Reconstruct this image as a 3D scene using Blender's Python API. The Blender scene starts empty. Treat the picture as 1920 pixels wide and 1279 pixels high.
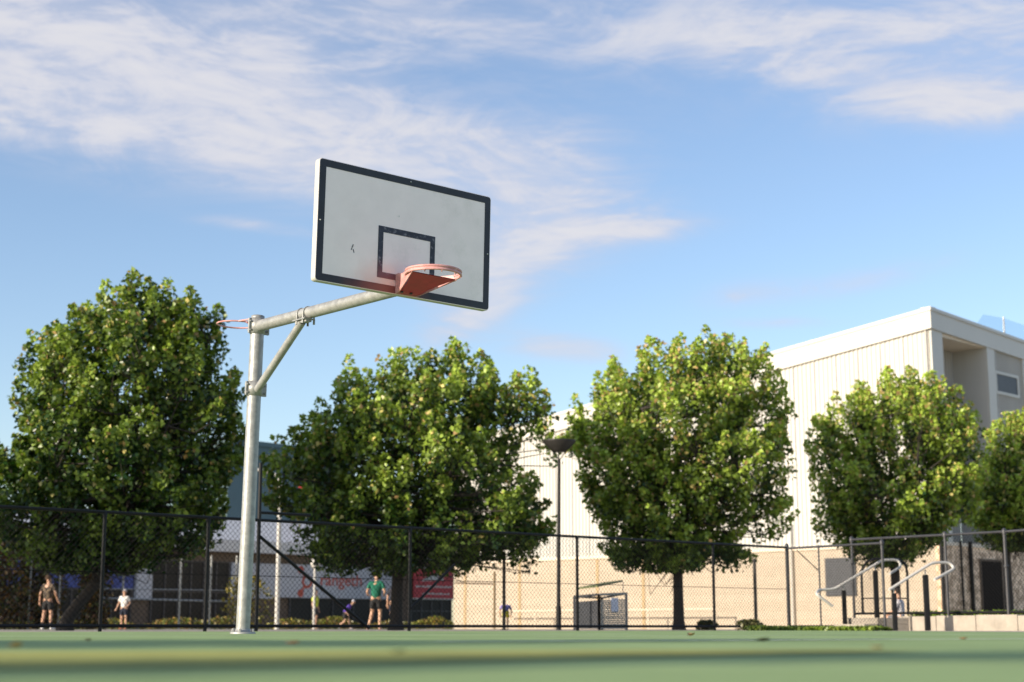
import bpy, bmesh, math, random
import numpy as np
from mathutils import Vector, Matrix, Quaternion
R = math.radians
scene = bpy.context.scene
COL = scene.collection

# ------------------------------------------------------------------ camera model
F, PITCH, HC = 2918.0, 0.1822, 0.0574
CP, SP = math.cos(PITCH), math.sin(PITCH)
def ray(px, py):
    a, v = (px - 960) / F, (639.5 - py) / F
    return Vector((a, CP - SP * v, SP + CP * v))
def at(px, py, Y):                                   # world point of a photo pixel at world depth Y
    d = ray(px, py); t = Y / d.y
    return Vector((d.x * t, Y, HC + d.z * t))
def at_z(px, py, z):                                 # world point of a photo pixel at height z
    d = ray(px, py); t = (z - HC) / d.z
    return Vector((d.x * t, d.y * t, z))
def gnd(px, Y):                                      # ground point under photo column px at depth Y
    a = (px - 960) / F
    return Vector((a * (Y * CP - HC * SP), Y, 0))
def at_plane(px, py, P0, n):
    d = ray(px, py); o = Vector((0, 0, HC))
    return o + d * ((P0 - o).dot(n) / d.dot(n))

# ------------------------------------------------------------------ scene object helpers
def tag(o, label=None, cat=None, group=None, kind=None):
    if label: o['label'] = label
    if cat: o['category'] = cat
    if group: o['group'] = group
    if kind: o['kind'] = kind
    return o
def empty(name, loc=(0, 0, 0), rz=0.0, label=None, cat=None, group=None):
    o = bpy.data.objects.new(name, None); COL.objects.link(o)
    o.location = loc; o.rotation_euler = (0, 0, rz); o.empty_display_size = .2
    return tag(o, label, cat, group)
def link_mesh(name, me, mats, parent=None):
    o = bpy.data.objects.new(name, me); COL.objects.link(o)
    for m in (mats if isinstance(mats, (list, tuple)) else [mats]): me.materials.append(m)
    if parent: o.parent = parent
    return o

class MB:
    def __init__(s): s.v = []; s.f = []; s.sm = []; s.mi = []
    def add(s, vs, fs, smooth=False, mi=0):
        b = len(s.v); s.v += [tuple(v) for v in vs]
        for f in fs: s.f.append([i + b for i in f]); s.sm.append(smooth); s.mi.append(mi)
        return s
    def box(s, lo, hi, M=None, mi=0):
        (x0, y0, z0), (x1, y1, z1) = lo, hi
        vs = [Vector(p) for p in ((x0,y0,z0),(x1,y0,z0),(x1,y1,z0),(x0,y1,z0),(x0,y0,z1),(x1,y0,z1),(x1,y1,z1),(x0,y1,z1))]
        if M: vs = [M @ v for v in vs]
        return s.add(vs, [(0,3,2,1),(4,5,6,7),(0,1,5,4),(1,2,6,5),(2,3,7,6),(3,0,4,7)], mi=mi)
    def beam(s, a, b, w, h, mi=0, up=(0, 0, 1)):    # rectangular bar from a to b
        a, b = Vector(a), Vector(b); d = (b - a).normalized(); upv = Vector(up)
        if abs(d.dot(upv)) > .99: upv = Vector((0, 1, 0))
        sx = d.cross(upv).normalized() * w / 2; sy = sx.cross(d).normalized() * h / 2
        vs = [a - sx - sy, a + sx - sy, a + sx + sy, a - sx + sy, b - sx - sy, b + sx - sy, b + sx + sy, b - sx + sy]
        return s.add(vs, [(0,3,2,1),(4,5,6,7),(0,1,5,4),(1,2,6,5),(2,3,7,6),(3,0,4,7)], mi=mi)
    def tube(s, pts, r, n=10, closed=False, cap=True, mi=0, smooth=True):
        pts = [Vector(p) for p in pts]; m = len(pts)
        rs = r if isinstance(r, (list, tuple)) else [r] * m
        rings = []; prev = None
        for i in range(m):
            if closed: d = pts[(i + 1) % m] - pts[i - 1]
            else: d = pts[min(i + 1, m - 1)] - pts[max(i - 1, 0)]
            d.normalize()
            if prev is None:
                q = Vector((0, 0, 1)) if abs(d.z) < .9 else Vector((1, 0, 0)); x = d.cross(q).normalized()
            else:
                x = (prev - d * prev.dot(d)).normalized()
            prev = x; y = d.cross(x)
            rings.append([pts[i] + (x * math.cos(6.28318 * k / n) + y * math.sin(6.28318 * k / n)) * rs[i] for k in range(n)])
        vs = [p for rg in rings for p in rg]; fs = []
        for i in range(m if closed else m - 1):
            a, b = i * n, ((i + 1) % m) * n
            for k in range(n): fs.append((a + k, a + (k + 1) % n, b + (k + 1) % n, b + k))
        s.add(vs, fs, smooth, mi)
        if cap and not closed:
            s.add(rings[0], [tuple(range(n - 1, -1, -1))], False, mi); s.add(rings[-1], [tuple(range(n))], False, mi)
        return s
    def lathe(s, prof, n=24, M=None, mi=0, smooth=True):
        vs = []; fs = []
        for r, z in prof:
            for k in range(n):
                v = Vector((r * math.cos(6.28318 * k / n), r * math.sin(6.28318 * k / n), z)); vs.append(M @ v if M else v)
        for i in range(len(prof) - 1):
            for k in range(n): fs.append((i*n + k, i*n + (k+1) % n, (i+1)*n + (k+1) % n, (i+1)*n + k))
        return s.add(vs, fs, smooth, mi)
    def prism(s, poly, z0, z1, M=None, mi=0):        # polygon in local xy extruded along local z
        n = len(poly); vs = [Vector((x, y, z0)) for x, y in poly] + [Vector((x, y, z1)) for x, y in poly]
        if M: vs = [M @ v for v in vs]
        fs = [tuple(range(n - 1, -1, -1)), tuple(range(n, 2 * n))] + [(i, (i+1) % n, n + (i+1) % n, n + i) for i in range(n)]
        return s.add(vs, fs, mi=mi)
    def build(s, name, mats, parent=None, bevel=0):
        me = bpy.data.meshes.new(name); me.from_pydata(s.v, [], s.f)
        me.polygons.foreach_set('use_smooth', s.sm); me.polygons.foreach_set('material_index', s.mi)
        me.update(); o = link_mesh(name, me, mats, parent)
        if bevel:
            b = o.modifiers.new('b', 'BEVEL'); b.width = bevel; b.segments = 2; b.limit_method = 'ANGLE'; b.angle_limit = R(40)
        return o
def frame(P, x, z=(0, 0, 1)):                        # matrix with x axis along x, z up
    x = Vector(x).normalized(); z = Vector(z).normalized(); y = z.cross(x).normalized(); z = x.cross(y)
    M = Matrix((x, y, z)).transposed().to_4x4(); M.translation = P
    return M

# ------------------------------------------------------------------ materials
def mat(name, c, rough=.6, metal=0.0, vary=.15, scale=6.0, bump=0.0, bscale=40.0, spec=.5, c2=None, coord='Object', streak=None):
    m = bpy.data.materials.new(name); m.use_nodes = True; nt = m.node_tree; N = nt.nodes; L = nt.links
    b = N['Principled BSDF']; b.inputs['Roughness'].default_value = rough; b.inputs['Metallic'].default_value = metal
    b.inputs['Specular IOR Level'].default_value = spec
    tc = N.new('ShaderNodeTexCoord'); mp = N.new('ShaderNodeMapping'); L.new(tc.outputs[coord], mp.inputs[0])
    if streak: mp.inputs['Scale'].default_value = streak
    nz = N.new('ShaderNodeTexNoise'); nz.inputs['Scale'].default_value = scale; nz.inputs['Detail'].default_value = 6; nz.inputs['Roughness'].default_value = .65
    L.new(mp.outputs[0], nz.inputs['Vector'])
    mx = N.new('ShaderNodeMix'); mx.data_type = 'RGBA'
    rp = N.new('ShaderNodeMapRange'); rp.inputs[1].default_value = .3; rp.inputs[2].default_value = .7
    L.new(nz.outputs[0], rp.inputs[0]); L.new(rp.outputs[0], mx.inputs[0])
    lo = [x * (1 - vary) for x in c]; hi = [min(1, x * (1 + vary)) for x in (c2 or c)]
    mx.inputs[6].default_value = (*lo, 1); mx.inputs[7].default_value = (*hi, 1)
    L.new(mx.outputs[2], b.inputs['Base Color'])
    if bump:
        n2 = N.new('ShaderNodeTexNoise'); n2.inputs['Scale'].default_value = bscale; n2.inputs['Detail'].default_value = 5
        L.new(tc.outputs[coord], n2.inputs['Vector'])
        bp = N.new('ShaderNodeBump'); bp.inputs['Strength'].default_value = bump; bp.inputs['Distance'].default_value = .02
        L.new(n2.outputs[0], bp.inputs['Height']); L.new(bp.outputs[0], b.inputs['Normal'])
    m['mix'] = mx.name
    return m
def math_node(nt, op, a, b=None, clamp=False):
    n = nt.nodes.new('ShaderNodeMath'); n.operation = op; n.use_clamp = clamp
    for i, x in enumerate((a, b)):
        if x is None: continue
        if isinstance(x, (int, float)): n.inputs[i].default_value = x
        else: nt.links.new(x, n.inputs[i])
    return n.outputs[0]
def leaf_mat(name, trans=.22, rough=.36):
    m = bpy.data.materials.new(name); m.use_nodes = True; nt = m.node_tree; N = nt.nodes; L = nt.links
    b = N['Principled BSDF']; b.inputs['Roughness'].default_value = rough; b.inputs['Specular IOR Level'].default_value = .45
    at_ = N.new('ShaderNodeAttribute'); at_.attribute_name = 'tint'
    L.new(at_.outputs['Color'], b.inputs['Base Color'])
    tr = N.new('ShaderNodeBsdfTranslucent')
    mu = N.new('ShaderNodeMix'); mu.data_type = 'RGBA'; mu.blend_type = 'MULTIPLY'; mu.inputs[0].default_value = 1
    L.new(at_.outputs['Color'], mu.inputs[6]); mu.inputs[7].default_value = (1.5, 1.6, .7, 1); L.new(mu.outputs[2], tr.inputs[0])
    mx = N.new('ShaderNodeMixShader'); mx.inputs[0].default_value = trans
    L.new(b.outputs[0], mx.inputs[1]); L.new(tr.outputs[0], mx.inputs[2]); L.new(mx.outputs[0], N['Material Output'].inputs[0])
    return m
M = {}
M['galv'] = mat('galvanised_steel', (.26, .26, .25), .48, .3, .16, 14, .08, 60, c2=(.33, .33, .315))
M['galv_rail'] = mat('galvanised_rail', (.36, .36, .345), .4, .4, .12, 9)
M['black_metal'] = mat('black_coated_steel', (.008, .008, .009), .5, 0, .3, 8, spec=.25)
M['grey_metal'] = mat('dark_grey_steel', (.045, .045, .05), .45, .2, .3, 8)
M['wire'] = mat('black_coated_wire', (.006, .006, .006), .7, 0, .2, 3, spec=.15)
M['leaf'] = leaf_mat('pear_leaf')
M['bark'] = mat('bark', (.045, .036, .030), .9, 0, .4, 18, .6, 30)
M['dark_trim'] = mat('dark_bronze', (.020, .018, .016), .5, 0, .3, 8)
M['concrete'] = mat('concrete', (.34, .30, .25), .9, 0, .22, 3, .3, 30)
M['path'] = mat('pale_concrete_path', (.38, .32, .25), .9, 0, .18, 1.2, .2, 40)
M['earth'] = mat('pale_paving', (.37, .33, .26), .95, 0, .3, .6)
M['line_white'] = mat('white_line_paint', (.72, .72, .68), .7, 0, .15, 5)
M['line_yellow'] = mat('yellow_line_paint', (.36, .36, .10), .8, 0, .18, 3, spec=.12)
M['tan_block'] = None

# court paint: two greens, scuffs and pale wear
def court_material():
    m = mat('green_court_paint', (.24, .335, .14), .8, 0, .16, .55, .15, 220, spec=.08, c2=(.285, .375, .17))
    nt = m.node_tree; N = nt.nodes; L = nt.links
    mx = N[m['mix']]; b = N['Principled BSDF']
    tc = [n for n in N if n.type == 'TEX_COORD'][0]
    mp = N.new('ShaderNodeMapping'); mp.inputs['Scale'].default_value = (.25, 1.3, 1); mp.inputs['Rotation'].default_value = (0, 0, R(8)); L.new(tc.outputs['Object'], mp.inputs[0])
    n2 = N.new('ShaderNodeTexNoise'); n2.inputs['Scale'].default_value = 1.1; n2.inputs['Detail'].default_value = 8; L.new(mp.outputs[0], n2.inputs['Vector'])
    r2 = N.new('ShaderNodeMapRange'); r2.inputs[1].default_value = .5; r2.inputs[2].default_value = .75; r2.inputs[4].default_value = .35; L.new(n2.outputs[0], r2.inputs[0])
    m2 = N.new('ShaderNodeMix'); m2.data_type = 'RGBA'; L.new(r2.outputs[0], m2.inputs[0]); L.new(mx.outputs[2], m2.inputs[6]); m2.inputs[7].default_value = (.33, .39, .20, 1)
    L.new(m2.outputs[2], b.inputs['Base Color'])
    return m
M['court'] = court_material()
# tan block wall: courses and joints
def block_material(name, c, leaf_dapple=0.0):
    m = mat(name, c, .85, 0, .06, 1.5, .15, 60)
    nt = m.node_tree; N = nt.nodes; L = nt.links; mx = N[m['mix']]; b = N['Principled BSDF']
    tc = [n for n in N if n.type == 'TEX_COORD'][0]
    sx = N.new('ShaderNodeSeparateXYZ'); L.new(tc.outputs['Object'], sx.inputs[0])
    cb = N.new('ShaderNodeCombineXYZ'); L.new(sx.outputs[0], cb.inputs[0]); L.new(sx.outputs[2], cb.inputs[1])
    br = N.new('ShaderNodeTexBrick'); br.inputs['Scale'].default_value = 1; br.inputs['Brick Width'].default_value = .9; br.inputs['Row Height'].default_value = .42
    br.inputs['Mortar Size'].default_value = .012; br.inputs['Mortar Smooth'].default_value = .3
    br.inputs['Color1'].default_value = (1, 1, 1, 1); br.inputs['Color2'].default_value = (.95, .94, .93, 1); br.inputs['Mortar'].default_value = (.84, .81, .77, 1)
    L.new(cb.outputs[0], br.inputs['Vector'])
    mu = N.new('ShaderNodeMix'); mu.data_type = 'RGBA'; mu.blend_type = 'MULTIPLY'; mu.inputs[0].default_value = 1
    L.new(mx.outputs[2], mu.inputs[6]); L.new(br.outputs[0], mu.inputs[7]); L.new(mu.outputs[2], b.inputs['Base Color'])
    if leaf_dapple:  # dapples of leaf light and shade painted into the block colour
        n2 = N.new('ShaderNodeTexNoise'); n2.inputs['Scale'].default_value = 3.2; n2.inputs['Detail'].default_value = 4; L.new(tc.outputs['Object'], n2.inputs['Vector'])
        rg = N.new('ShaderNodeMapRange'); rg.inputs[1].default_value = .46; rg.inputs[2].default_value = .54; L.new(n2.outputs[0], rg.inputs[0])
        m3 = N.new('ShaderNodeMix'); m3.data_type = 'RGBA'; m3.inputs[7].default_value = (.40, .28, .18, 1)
        L.new(math_node(nt, 'MULTIPLY', rg.outputs[0], leaf_dapple), m3.inputs[0]); L.new(mu.outputs[2], m3.inputs[6]); L.new(m3.outputs[2], b.inputs['Base Color'])
    return m
M['tan_block'] = block_material('tan_block_wall', (.44, .37, .285))
M['dappled_block'] = block_material('brown_block_painted_dapple', (.92, .70, .50), .85)
M['white_clad'] = mat('cream_white_cladding', (.50, .485, .445), .5, 0, .09, .8, streak=(1, 1, .10))
M['fascia'] = mat('white_fascia', (.53, .51, .455), .45, 0, .04, .5)
M['soffit'] = mat('pale_soffit', (.70, .60, .47), .6, 0, .05, 1)
M['louvre'] = mat('grey_louvre', (.05, .053, .062), .5, .1, .2, 3)
M['dark_glass'] = mat('dark_window_glass', (.010, .011, .012), .4, 0, .3, 1, spec=.2)
M['pavilion_white'] = mat('white_metal_roof', (.52, .52, .53), .45, 0, .05, 1)
M['brown_brick'] = mat('brown_brick', (.13, .095, .068), .9, 0, .3, 9, .3, 30)
M['blue_panel'] = mat('blue_panel', (.02, .045, .22), .5, 0, .1, 2)
M['teal_wall'] = mat('teal_wall', (.065, .115, .13), .6, 0, .08, .5)
M['banner_white'] = mat('white_banner', (.42, .43, .47), .6, 0, .05, 1)
M['banner_red'] = mat('red_banner', (.42, .035, .045), .6, 0, .1, 1)
M['logo_red'] = mat('red_lettering', (.42, .07, .04), .6, 0, .1, 3)
M['banner_mark'] = mat('pale_grey_lettering', (.50, .50, .48), .6, 0, .1, 3)
M['white_metal'] = mat('white_painted_steel', (.52, .50, .46), .4, 0, .06, 4)
M['glass_blue'] = None
def tinted_glass():
    m = bpy.data.materials.new('blue_tinted_glass'); m.use_nodes = True; nt = m.node_tree; b = nt.nodes['Principled BSDF']
    b.inputs['Base Color'].default_value = (.35, .60, .92, 1); b.inputs['Roughness'].default_value = .05
    b.inputs['Transmission Weight'].default_value = .55; b.inputs['IOR'].default_value = 1.1; b.inputs['Alpha'].default_value = .5
    return m
M['glass_blue'] = tinted_glass()

# backboard paints with the faded red overspray round the ring
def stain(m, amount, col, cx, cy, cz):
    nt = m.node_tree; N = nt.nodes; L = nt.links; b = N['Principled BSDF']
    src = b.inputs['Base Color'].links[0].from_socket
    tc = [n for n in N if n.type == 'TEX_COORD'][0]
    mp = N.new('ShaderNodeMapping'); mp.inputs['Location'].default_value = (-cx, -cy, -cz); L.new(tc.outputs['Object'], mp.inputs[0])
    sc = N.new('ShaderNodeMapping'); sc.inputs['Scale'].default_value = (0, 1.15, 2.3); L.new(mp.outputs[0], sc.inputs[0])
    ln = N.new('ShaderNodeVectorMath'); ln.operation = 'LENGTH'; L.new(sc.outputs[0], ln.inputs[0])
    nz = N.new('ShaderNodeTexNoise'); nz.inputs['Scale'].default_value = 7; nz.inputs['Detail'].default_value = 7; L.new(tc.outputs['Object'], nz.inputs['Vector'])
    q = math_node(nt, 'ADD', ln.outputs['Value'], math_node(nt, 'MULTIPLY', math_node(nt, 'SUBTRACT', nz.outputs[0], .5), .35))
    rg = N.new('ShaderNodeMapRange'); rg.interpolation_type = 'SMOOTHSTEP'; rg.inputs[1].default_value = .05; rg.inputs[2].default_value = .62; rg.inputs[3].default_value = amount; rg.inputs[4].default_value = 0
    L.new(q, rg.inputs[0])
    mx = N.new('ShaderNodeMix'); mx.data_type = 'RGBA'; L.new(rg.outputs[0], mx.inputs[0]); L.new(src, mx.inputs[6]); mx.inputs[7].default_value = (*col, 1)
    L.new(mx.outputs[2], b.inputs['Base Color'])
def wear(m, scale, lo, hi, col):                     # chips and scratches that show another colour
    nt = m.node_tree; N = nt.nodes; L = nt.links; b = N['Principled BSDF']; src = b.inputs['Base Color'].links[0].from_socket
    tc = [n for n in N if n.type == 'TEX_COORD'][0]
    nz = N.new('ShaderNodeTexNoise'); nz.inputs['Scale'].default_value = scale; nz.inputs['Detail'].default_value = 8; nz.inputs['Roughness'].default_value = .75; L.new(tc.outputs['Object'], nz.inputs['Vector'])
    rg = N.new('ShaderNodeMapRange'); rg.inputs[1].default_value = lo; rg.inputs[2].default_value = hi; L.new(nz.outputs[0], rg.inputs[0])
    mx = N.new('ShaderNodeMix'); mx.data_type = 'RGBA'; L.new(rg.outputs[0], mx.inputs[0]); L.new(src, mx.inputs[6]); mx.inputs[7].default_value = (*col, 1)
    L.new(mx.outputs[2], b.inputs['Base Color'])
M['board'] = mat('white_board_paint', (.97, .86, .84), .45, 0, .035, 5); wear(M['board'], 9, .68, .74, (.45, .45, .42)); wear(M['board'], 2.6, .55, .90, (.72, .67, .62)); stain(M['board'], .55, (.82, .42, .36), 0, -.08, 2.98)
M['board_side'] = mat('white_board_edge', (.46, .44, .40), .5, 0, .06, 6)
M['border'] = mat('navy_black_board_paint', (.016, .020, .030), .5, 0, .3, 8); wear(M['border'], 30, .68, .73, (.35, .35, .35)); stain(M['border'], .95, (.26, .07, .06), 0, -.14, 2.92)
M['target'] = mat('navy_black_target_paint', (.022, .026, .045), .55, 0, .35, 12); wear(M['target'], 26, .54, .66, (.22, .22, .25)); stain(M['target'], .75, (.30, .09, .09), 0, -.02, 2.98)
wear(M['galv'], 6, .54, .74, (.25, .25, .24))
M['rim'] = mat('faded_red_steel', (.50, .20, .19), .5, 0, .12, 12, c2=(.60, .33, .31)); wear(M['rim'], 25, .58, .68, (.70, .50, .42))
M['rim_dark'] = mat('red_steel', (.42, .018, .05), .5, 0, .15, 12)

# ------------------------------------------------------------------ axes of the place
TH = -0.8916
NV = Vector((math.cos(TH), math.sin(TH), 0)); UV = Vector((-math.sin(TH), math.cos(TH), 0))   # across court / along back fence

# ------------------------------------------------------------------ ground
def sheet(name, pts, z, m, thick=None):
    mb = MB(); n = len(pts); mb.add([(p[0], p[1], z) for p in pts], [tuple(range(n))])
    return tag(mb.build(name, m), kind='structure')
FA, FB = at_z(0, 950, 1.8), at_z(1480, 1027, 1.8)     # two points of the back fence
FD = (FB - FA); FD.z = 0; FD.normalize(); FN = Vector((FD.y, -FD.x, 0))  # towards the camera
def fence_at(px):                                    # foot of the back fence under photo column px
    d = ray(px, 1180); a = d.x / d.y
    t = (a * FA.y - FA.x) / (FD.x - a * FD.y)
    p = FA + FD * t; p.z = 0; return p
g = sheet('ground', [(-700, -300), (700, -300), (700, 900), (-700, 900)], -.012, M['earth'])
c0 = fence_at(0) - FD * 25 + FN * .45; c1 = fence_at(1480) + FN * .7
PATHD = (gnd(1900, 22.0) - c1); PATHD.z = 0
c2 = c1 + PATHD * 2.6
sheet('court', [c0, c1, c2, (14, -20), (-40, -20)], .0, M['court'])
sheet('path', [c0 - FN * .0, c0 - FN * 3.6, c1 - FN * 3.6 + FD * 9, c1 + FD * 9 + FN * 30, c2 + FD * .0, c1], -.004, M['path'])

mk = MB()
def strip(a, b, w, z=.004):
    a, b = Vector(a), Vector(b); d = (b - a).normalized(); n = Vector((-d.y, d.x, 0)) * w / 2
    mk.add([(p.x, p.y, z) for p in (a - n, b - n, b + n, a + n)], [(0, 1, 2, 3)])
strip(gnd(820, 6.3), gnd(2300, 8.6), .10)
strip(gnd(-200, 9.3), gnd(1180, 14.5), .05)
strip(gnd(-200, 18.5), gnd(300, 19.0), .05)
strip(gnd(1000, 9.9), gnd(1920, 13.2), .05)
tag(mk.build('court_markings', M['line_white']), kind='structure')
mk = MB()
mk.add([(p.x, p.y, .004) for p in (gnd(-300, 2.15), gnd(500, 2.4), gnd(1100, 2.95), gnd(1750, 3.95), gnd(1100, 3.9), gnd(500, 3.75), gnd(-300, 3.6))], [(0, 1, 2, 3, 4, 5, 6)])
tag(mk.build('court_yellow_zone', M['line_yellow']), kind='structure')

# ------------------------------------------------------------------ the basketball hoop
hoop = empty('basketball_hoop', label='tall galvanised basketball hoop with white backboard standing on the green court', cat='basketball hoop')
hoop.matrix_world = Matrix.Translation((-2.5485, 14.988, 0)) @ Matrix.Rotation(.0174, 4, 'Y') @ Matrix.Rotation(TH, 4, 'Z')
AL = 2.43; BY = .0655; BW, BH, BT = 1.83, 1.058, .065; ZB = 2.9
m = MB(); m.lathe([(.0665, .02), (.0665, 3.05), (.064, 3.068), (.055, 3.073), (0, 3.074)], 40); m.build('pole', M['galv'], hoop)
m = MB(); m.lathe([(.12, -.002), (.12, .016), (.118, .018), (.075, .021), (.068, .05)], 36)
for k in range(4):
    a = R(45 + 90 * k); m.lathe([(.014, .02), (.014, .04), (.008, .05), (0, .05)], 6, Matrix.Translation((.096 * math.cos(a), .096 * math.sin(a), 0)), smooth=False)
m.build('base_plate', M['galv'], hoop)
zA = 2.965
m = MB(); m.tube([(.05, 0, zA), (AL - .10, BY, zA + .012)], .0565, 28)
m.build('arm', M['galv'], hoop)
def collar(name, zc, h, r=.0745):
    m = MB(); m.lathe([(.066, zc - h/2), (r, zc - h/2), (r, zc + h/2), (.066, zc + h/2)], 32)
    for sgn in (1, -1):
        m.box((-.012, .066, zc - h/2 + .004), (.012, .128, zc + h/2 - .004)) if sgn > 0 else m.box((-.012, -.098, zc - h/2 + .004), (.012, -.066, zc + h/2 - .004))
        for dz in (-h * .28, h * .28):
            m.tube([(-.030, sgn * (.106 if sgn > 0 else .086), zc + dz), (.030, sgn * (.106 if sgn > 0 else .086), zc + dz)], .009, 8)
    return m.build(name, M['galv'], hoop)
collar('pole_clamp', zA, .155)
collar('pole_clamp', 2.345, .14)
xb = .86
m = MB(); m.tube([(.055, 0, 2.33), (xb - .02, 0, zA - .075)], .038, 20)
m.build('brace', M['galv'], hoop)
m = MB()
m.box((xb - .10, -.030, zA - .088), (xb + .10, .030, zA - .062)); m.box((xb - .105, -.055, zA - .066), (xb + .105, .055, zA - .055))
for dx in (-.055, .055):
    cy = BY * (xb / AL)
    pts = [(xb + dx, cy + .061 * math.cos(a), zA + .061 * math.sin(a)) for a in [R(-20 + 220 * i / 16) for i in range(17)]]
    pts = [(xb + dx, cy + .061, zA - .075)] + pts[1:-1] + [(xb + dx, cy - .061, zA - .075)]
    m.tube(pts, .008, 8)
    for s_ in (1, -1): m.tube([(xb + dx, cy + s_ * .061, zA - .10), (xb + dx, cy + s_ * .061, zA - .05)], .012, 6)
m.build('arm_clamp', M['galv'], hoop)
# backboard
def rrect(w, h, r, cx, cz, n=5):
    pts = []
    for (sx, sz, a0) in ((1, -1, -90), (1, 1, 0), (-1, 1, 90), (-1, -1, 180)):
        for i in range(n + 1):
            a = R(a0 + 90 * i / n); pts.append((cx + sx * (w / 2 - r) + r * math.cos(a), cz + sz * (h / 2 - r) + r * math.sin(a)))
    return pts
XF = AL
Mb = Matrix(((0, 0, 1, 0), (1, 0, 0, 0), (0, 1, 0, 0), (0, 0, 0, 1)))       # prism (x,y,z) -> (z, x, y)
m = MB(); poly = rrect(BW, BH, .03, BY, ZB + BH / 2); m.prism(poly, XF - BT, XF, Mb)
for i in range(1, len(m.mi)):
    if i != 1: m.mi[i] = 1
m.mi[0] = 1
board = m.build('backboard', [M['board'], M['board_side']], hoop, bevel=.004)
def ring_frame(w, h, t, cy, cz, x0, x1, r=.02):
    o = rrect(w, h, r, cy, cz); i_ = rrect(w - 2 * t, h - 2 * t, .003, cy, cz); n = len(o)
    m = MB(); vs = [(x1, *p) for p in o] + [(x1, *p) for p in i_] + [(x0, *p) for p in o] + [(x0, *p) for p in i_]; fs = []
    for k in range(n):
        j = (k + 1) % n; fs += [(k, j, n + j, n + k), (k, 2*n + k, 2*n + j, j), (n + k, n + j, 3*n + j, 3*n + k)]
    m.add(vs, fs); return m
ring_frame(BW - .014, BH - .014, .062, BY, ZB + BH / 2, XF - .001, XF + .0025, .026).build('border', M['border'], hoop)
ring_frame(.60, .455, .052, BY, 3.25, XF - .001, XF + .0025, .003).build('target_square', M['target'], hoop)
m = MB()
for dy in (-.42, 0, .42): m.box((XF - BT - .05, BY + dy - .03, ZB + .06), (XF - BT - .001, BY + dy + .03, ZB + BH - .06))
m.box((XF - BT - .10, BY - .5, ZB + .10), (XF - BT - .05, BY + .5, ZB + .17)); m.box((XF - BT - .10, BY - .5, ZB + .72), (XF - BT - .05, BY + .5, ZB + .78))
m.box((XF - BT - .12, BY - .06, zA - .02), (XF - BT - .10, BY + .06, zA + .16))
m.build('board_frame', M['galv'], hoop)
for (y, z, l, a, w) in ((-.56, 3.24, .055, 70, .006), (-.545, 3.21, .03, 110, .007), (-.555, 3.25, .02, 20, .004)):
    c = math.cos(R(a)) * l / 2; s = math.sin(R(a)) * l / 2; m = MB(); m.beam((XF + .001, BY + y - c, z - s), (XF + .001, BY + y + c, z + s), w, .003, up=(1, 0, 0)); m.build('gouge', M['border'], board)
bm_ = mat('bolt_head', (.55, .55, .53), .4, .4, .1)
for (y, z) in ((-.885, 3.42), (.885, 3.42), (.02, 3.925)):
    m = MB(); m.lathe([(.0065, XF + .001), (.0065, XF + .006), (.004, XF + .008), (0, XF + .0105)], 8, Matrix(((0, 0, 1, 0), (1, 0, 0, BY + y), (0, 1, 0, z), (0, 0, 0, 1)))); m.build('bolt', bm_, board)
# ring, its gusset and hooks
RX, RR, RZ = XF + .405, .232, 3.05
def circ(cx, cy, cz, r, n=56): return [(cx + r * math.cos(6.28318 * i / n), cy + r * math.sin(6.28318 * i / n), cz) for i in range(n)]
m = MB(); m.tube(circ(RX, BY, RZ, RR), .011, 10, closed=True); m.tube(circ(RX, BY, RZ - .027, RR), .011, 10, closed=True)
m.lathe([(RR + .004, -.026), (RR + .004, -.002), (RR - .004, -.002), (RR - .004, -.026), (RR + .004, -.026)], 56, Matrix.Translation((RX, BY, RZ)))
m.build('ring', M['rim'], hoop)
for k in range(10):
    a = R(18 + 36 * k); c, s = math.cos(a), math.sin(a); m = MB()
    m.tube([(RX + (RR - .014) * c, BY + (RR - .014) * s, RZ - .036), (RX + (RR - .004) * c, BY + (RR - .004) * s, RZ - .05), (RX + (RR + .010) * c, BY + (RR + .010) * s, RZ - .036)], .004, 6); m.build('net_hook', M['rim'], hoop)
m = MB()
g0 = .108
# mounting plate, two side gussets and the sloping under plate
m.box((XF + .003, BY - g0, ZB + .006), (XF + .012, BY + g0, RZ + .03))
for s_ in (1, -1):
    pts = [(XF + .011, ZB + .008), (XF + .06, ZB + .008), (RX + .02, RZ - .045), (RX - .02, RZ + .004), (XF + .11, RZ + .012), (XF + .05, RZ + .03), (XF + .011, RZ + .03)]
    def yy(x): return BY + s_ * (g0 + (RR + .004 - g0) * max(0, min(1, (x - XF - .02) / (RX - XF - .02))) ** 1.7)
    vs = [(x, yy(x), z) for x, z in pts] + [(x, yy(x) - s_ * .007, z) for x, z in pts]; n = len(pts)
    m.add(vs, [tuple(range(n)), tuple(range(2*n - 1, n - 1, -1))] + [(i, (i+1) % n, n + (i+1) % n, n + i) for i in range(n)])
m.build('ring_bracket', M['rim'], hoop)
m = MB()
xs = [XF + .015, XF + .06, XF + .17, XF + .28, RX + .01]; zs = [ZB + .012, ZB + .014, ZB + .045, ZB + .075, RZ - .040]
vs = []
for x, z in zip(xs, zs):
    w = g0 + (RR - g0) * max(0, min(1, (x - XF - .02) / (RX - XF - .02))) ** 1.7 - .008
    vs += [(x, BY - w, z), (x, BY + w, z), (x, BY - w, z + .006), (x, BY + w, z + .006)]
fs = []
for i in range(4): a, b = i*4, i*4 + 4; fs += [(a, b, b+1, a+1), (a+2, a+3, b+3, b+2), (a, a+2, b+2, b), (a+1, b+1, b+3, a+3)]
m.add(vs, fs); m.build('under_plate', M['rim_dark'], hoop)
for (x, y) in ((XF + .07, -.085), (XF + .07, .01)): m = MB(); m.tube([(x, BY + y, ZB + .034), (x, BY + y, ZB + .006)], .014, 6); m.build('bracket_bolt', M['dark_trim'], hoop)
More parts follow.
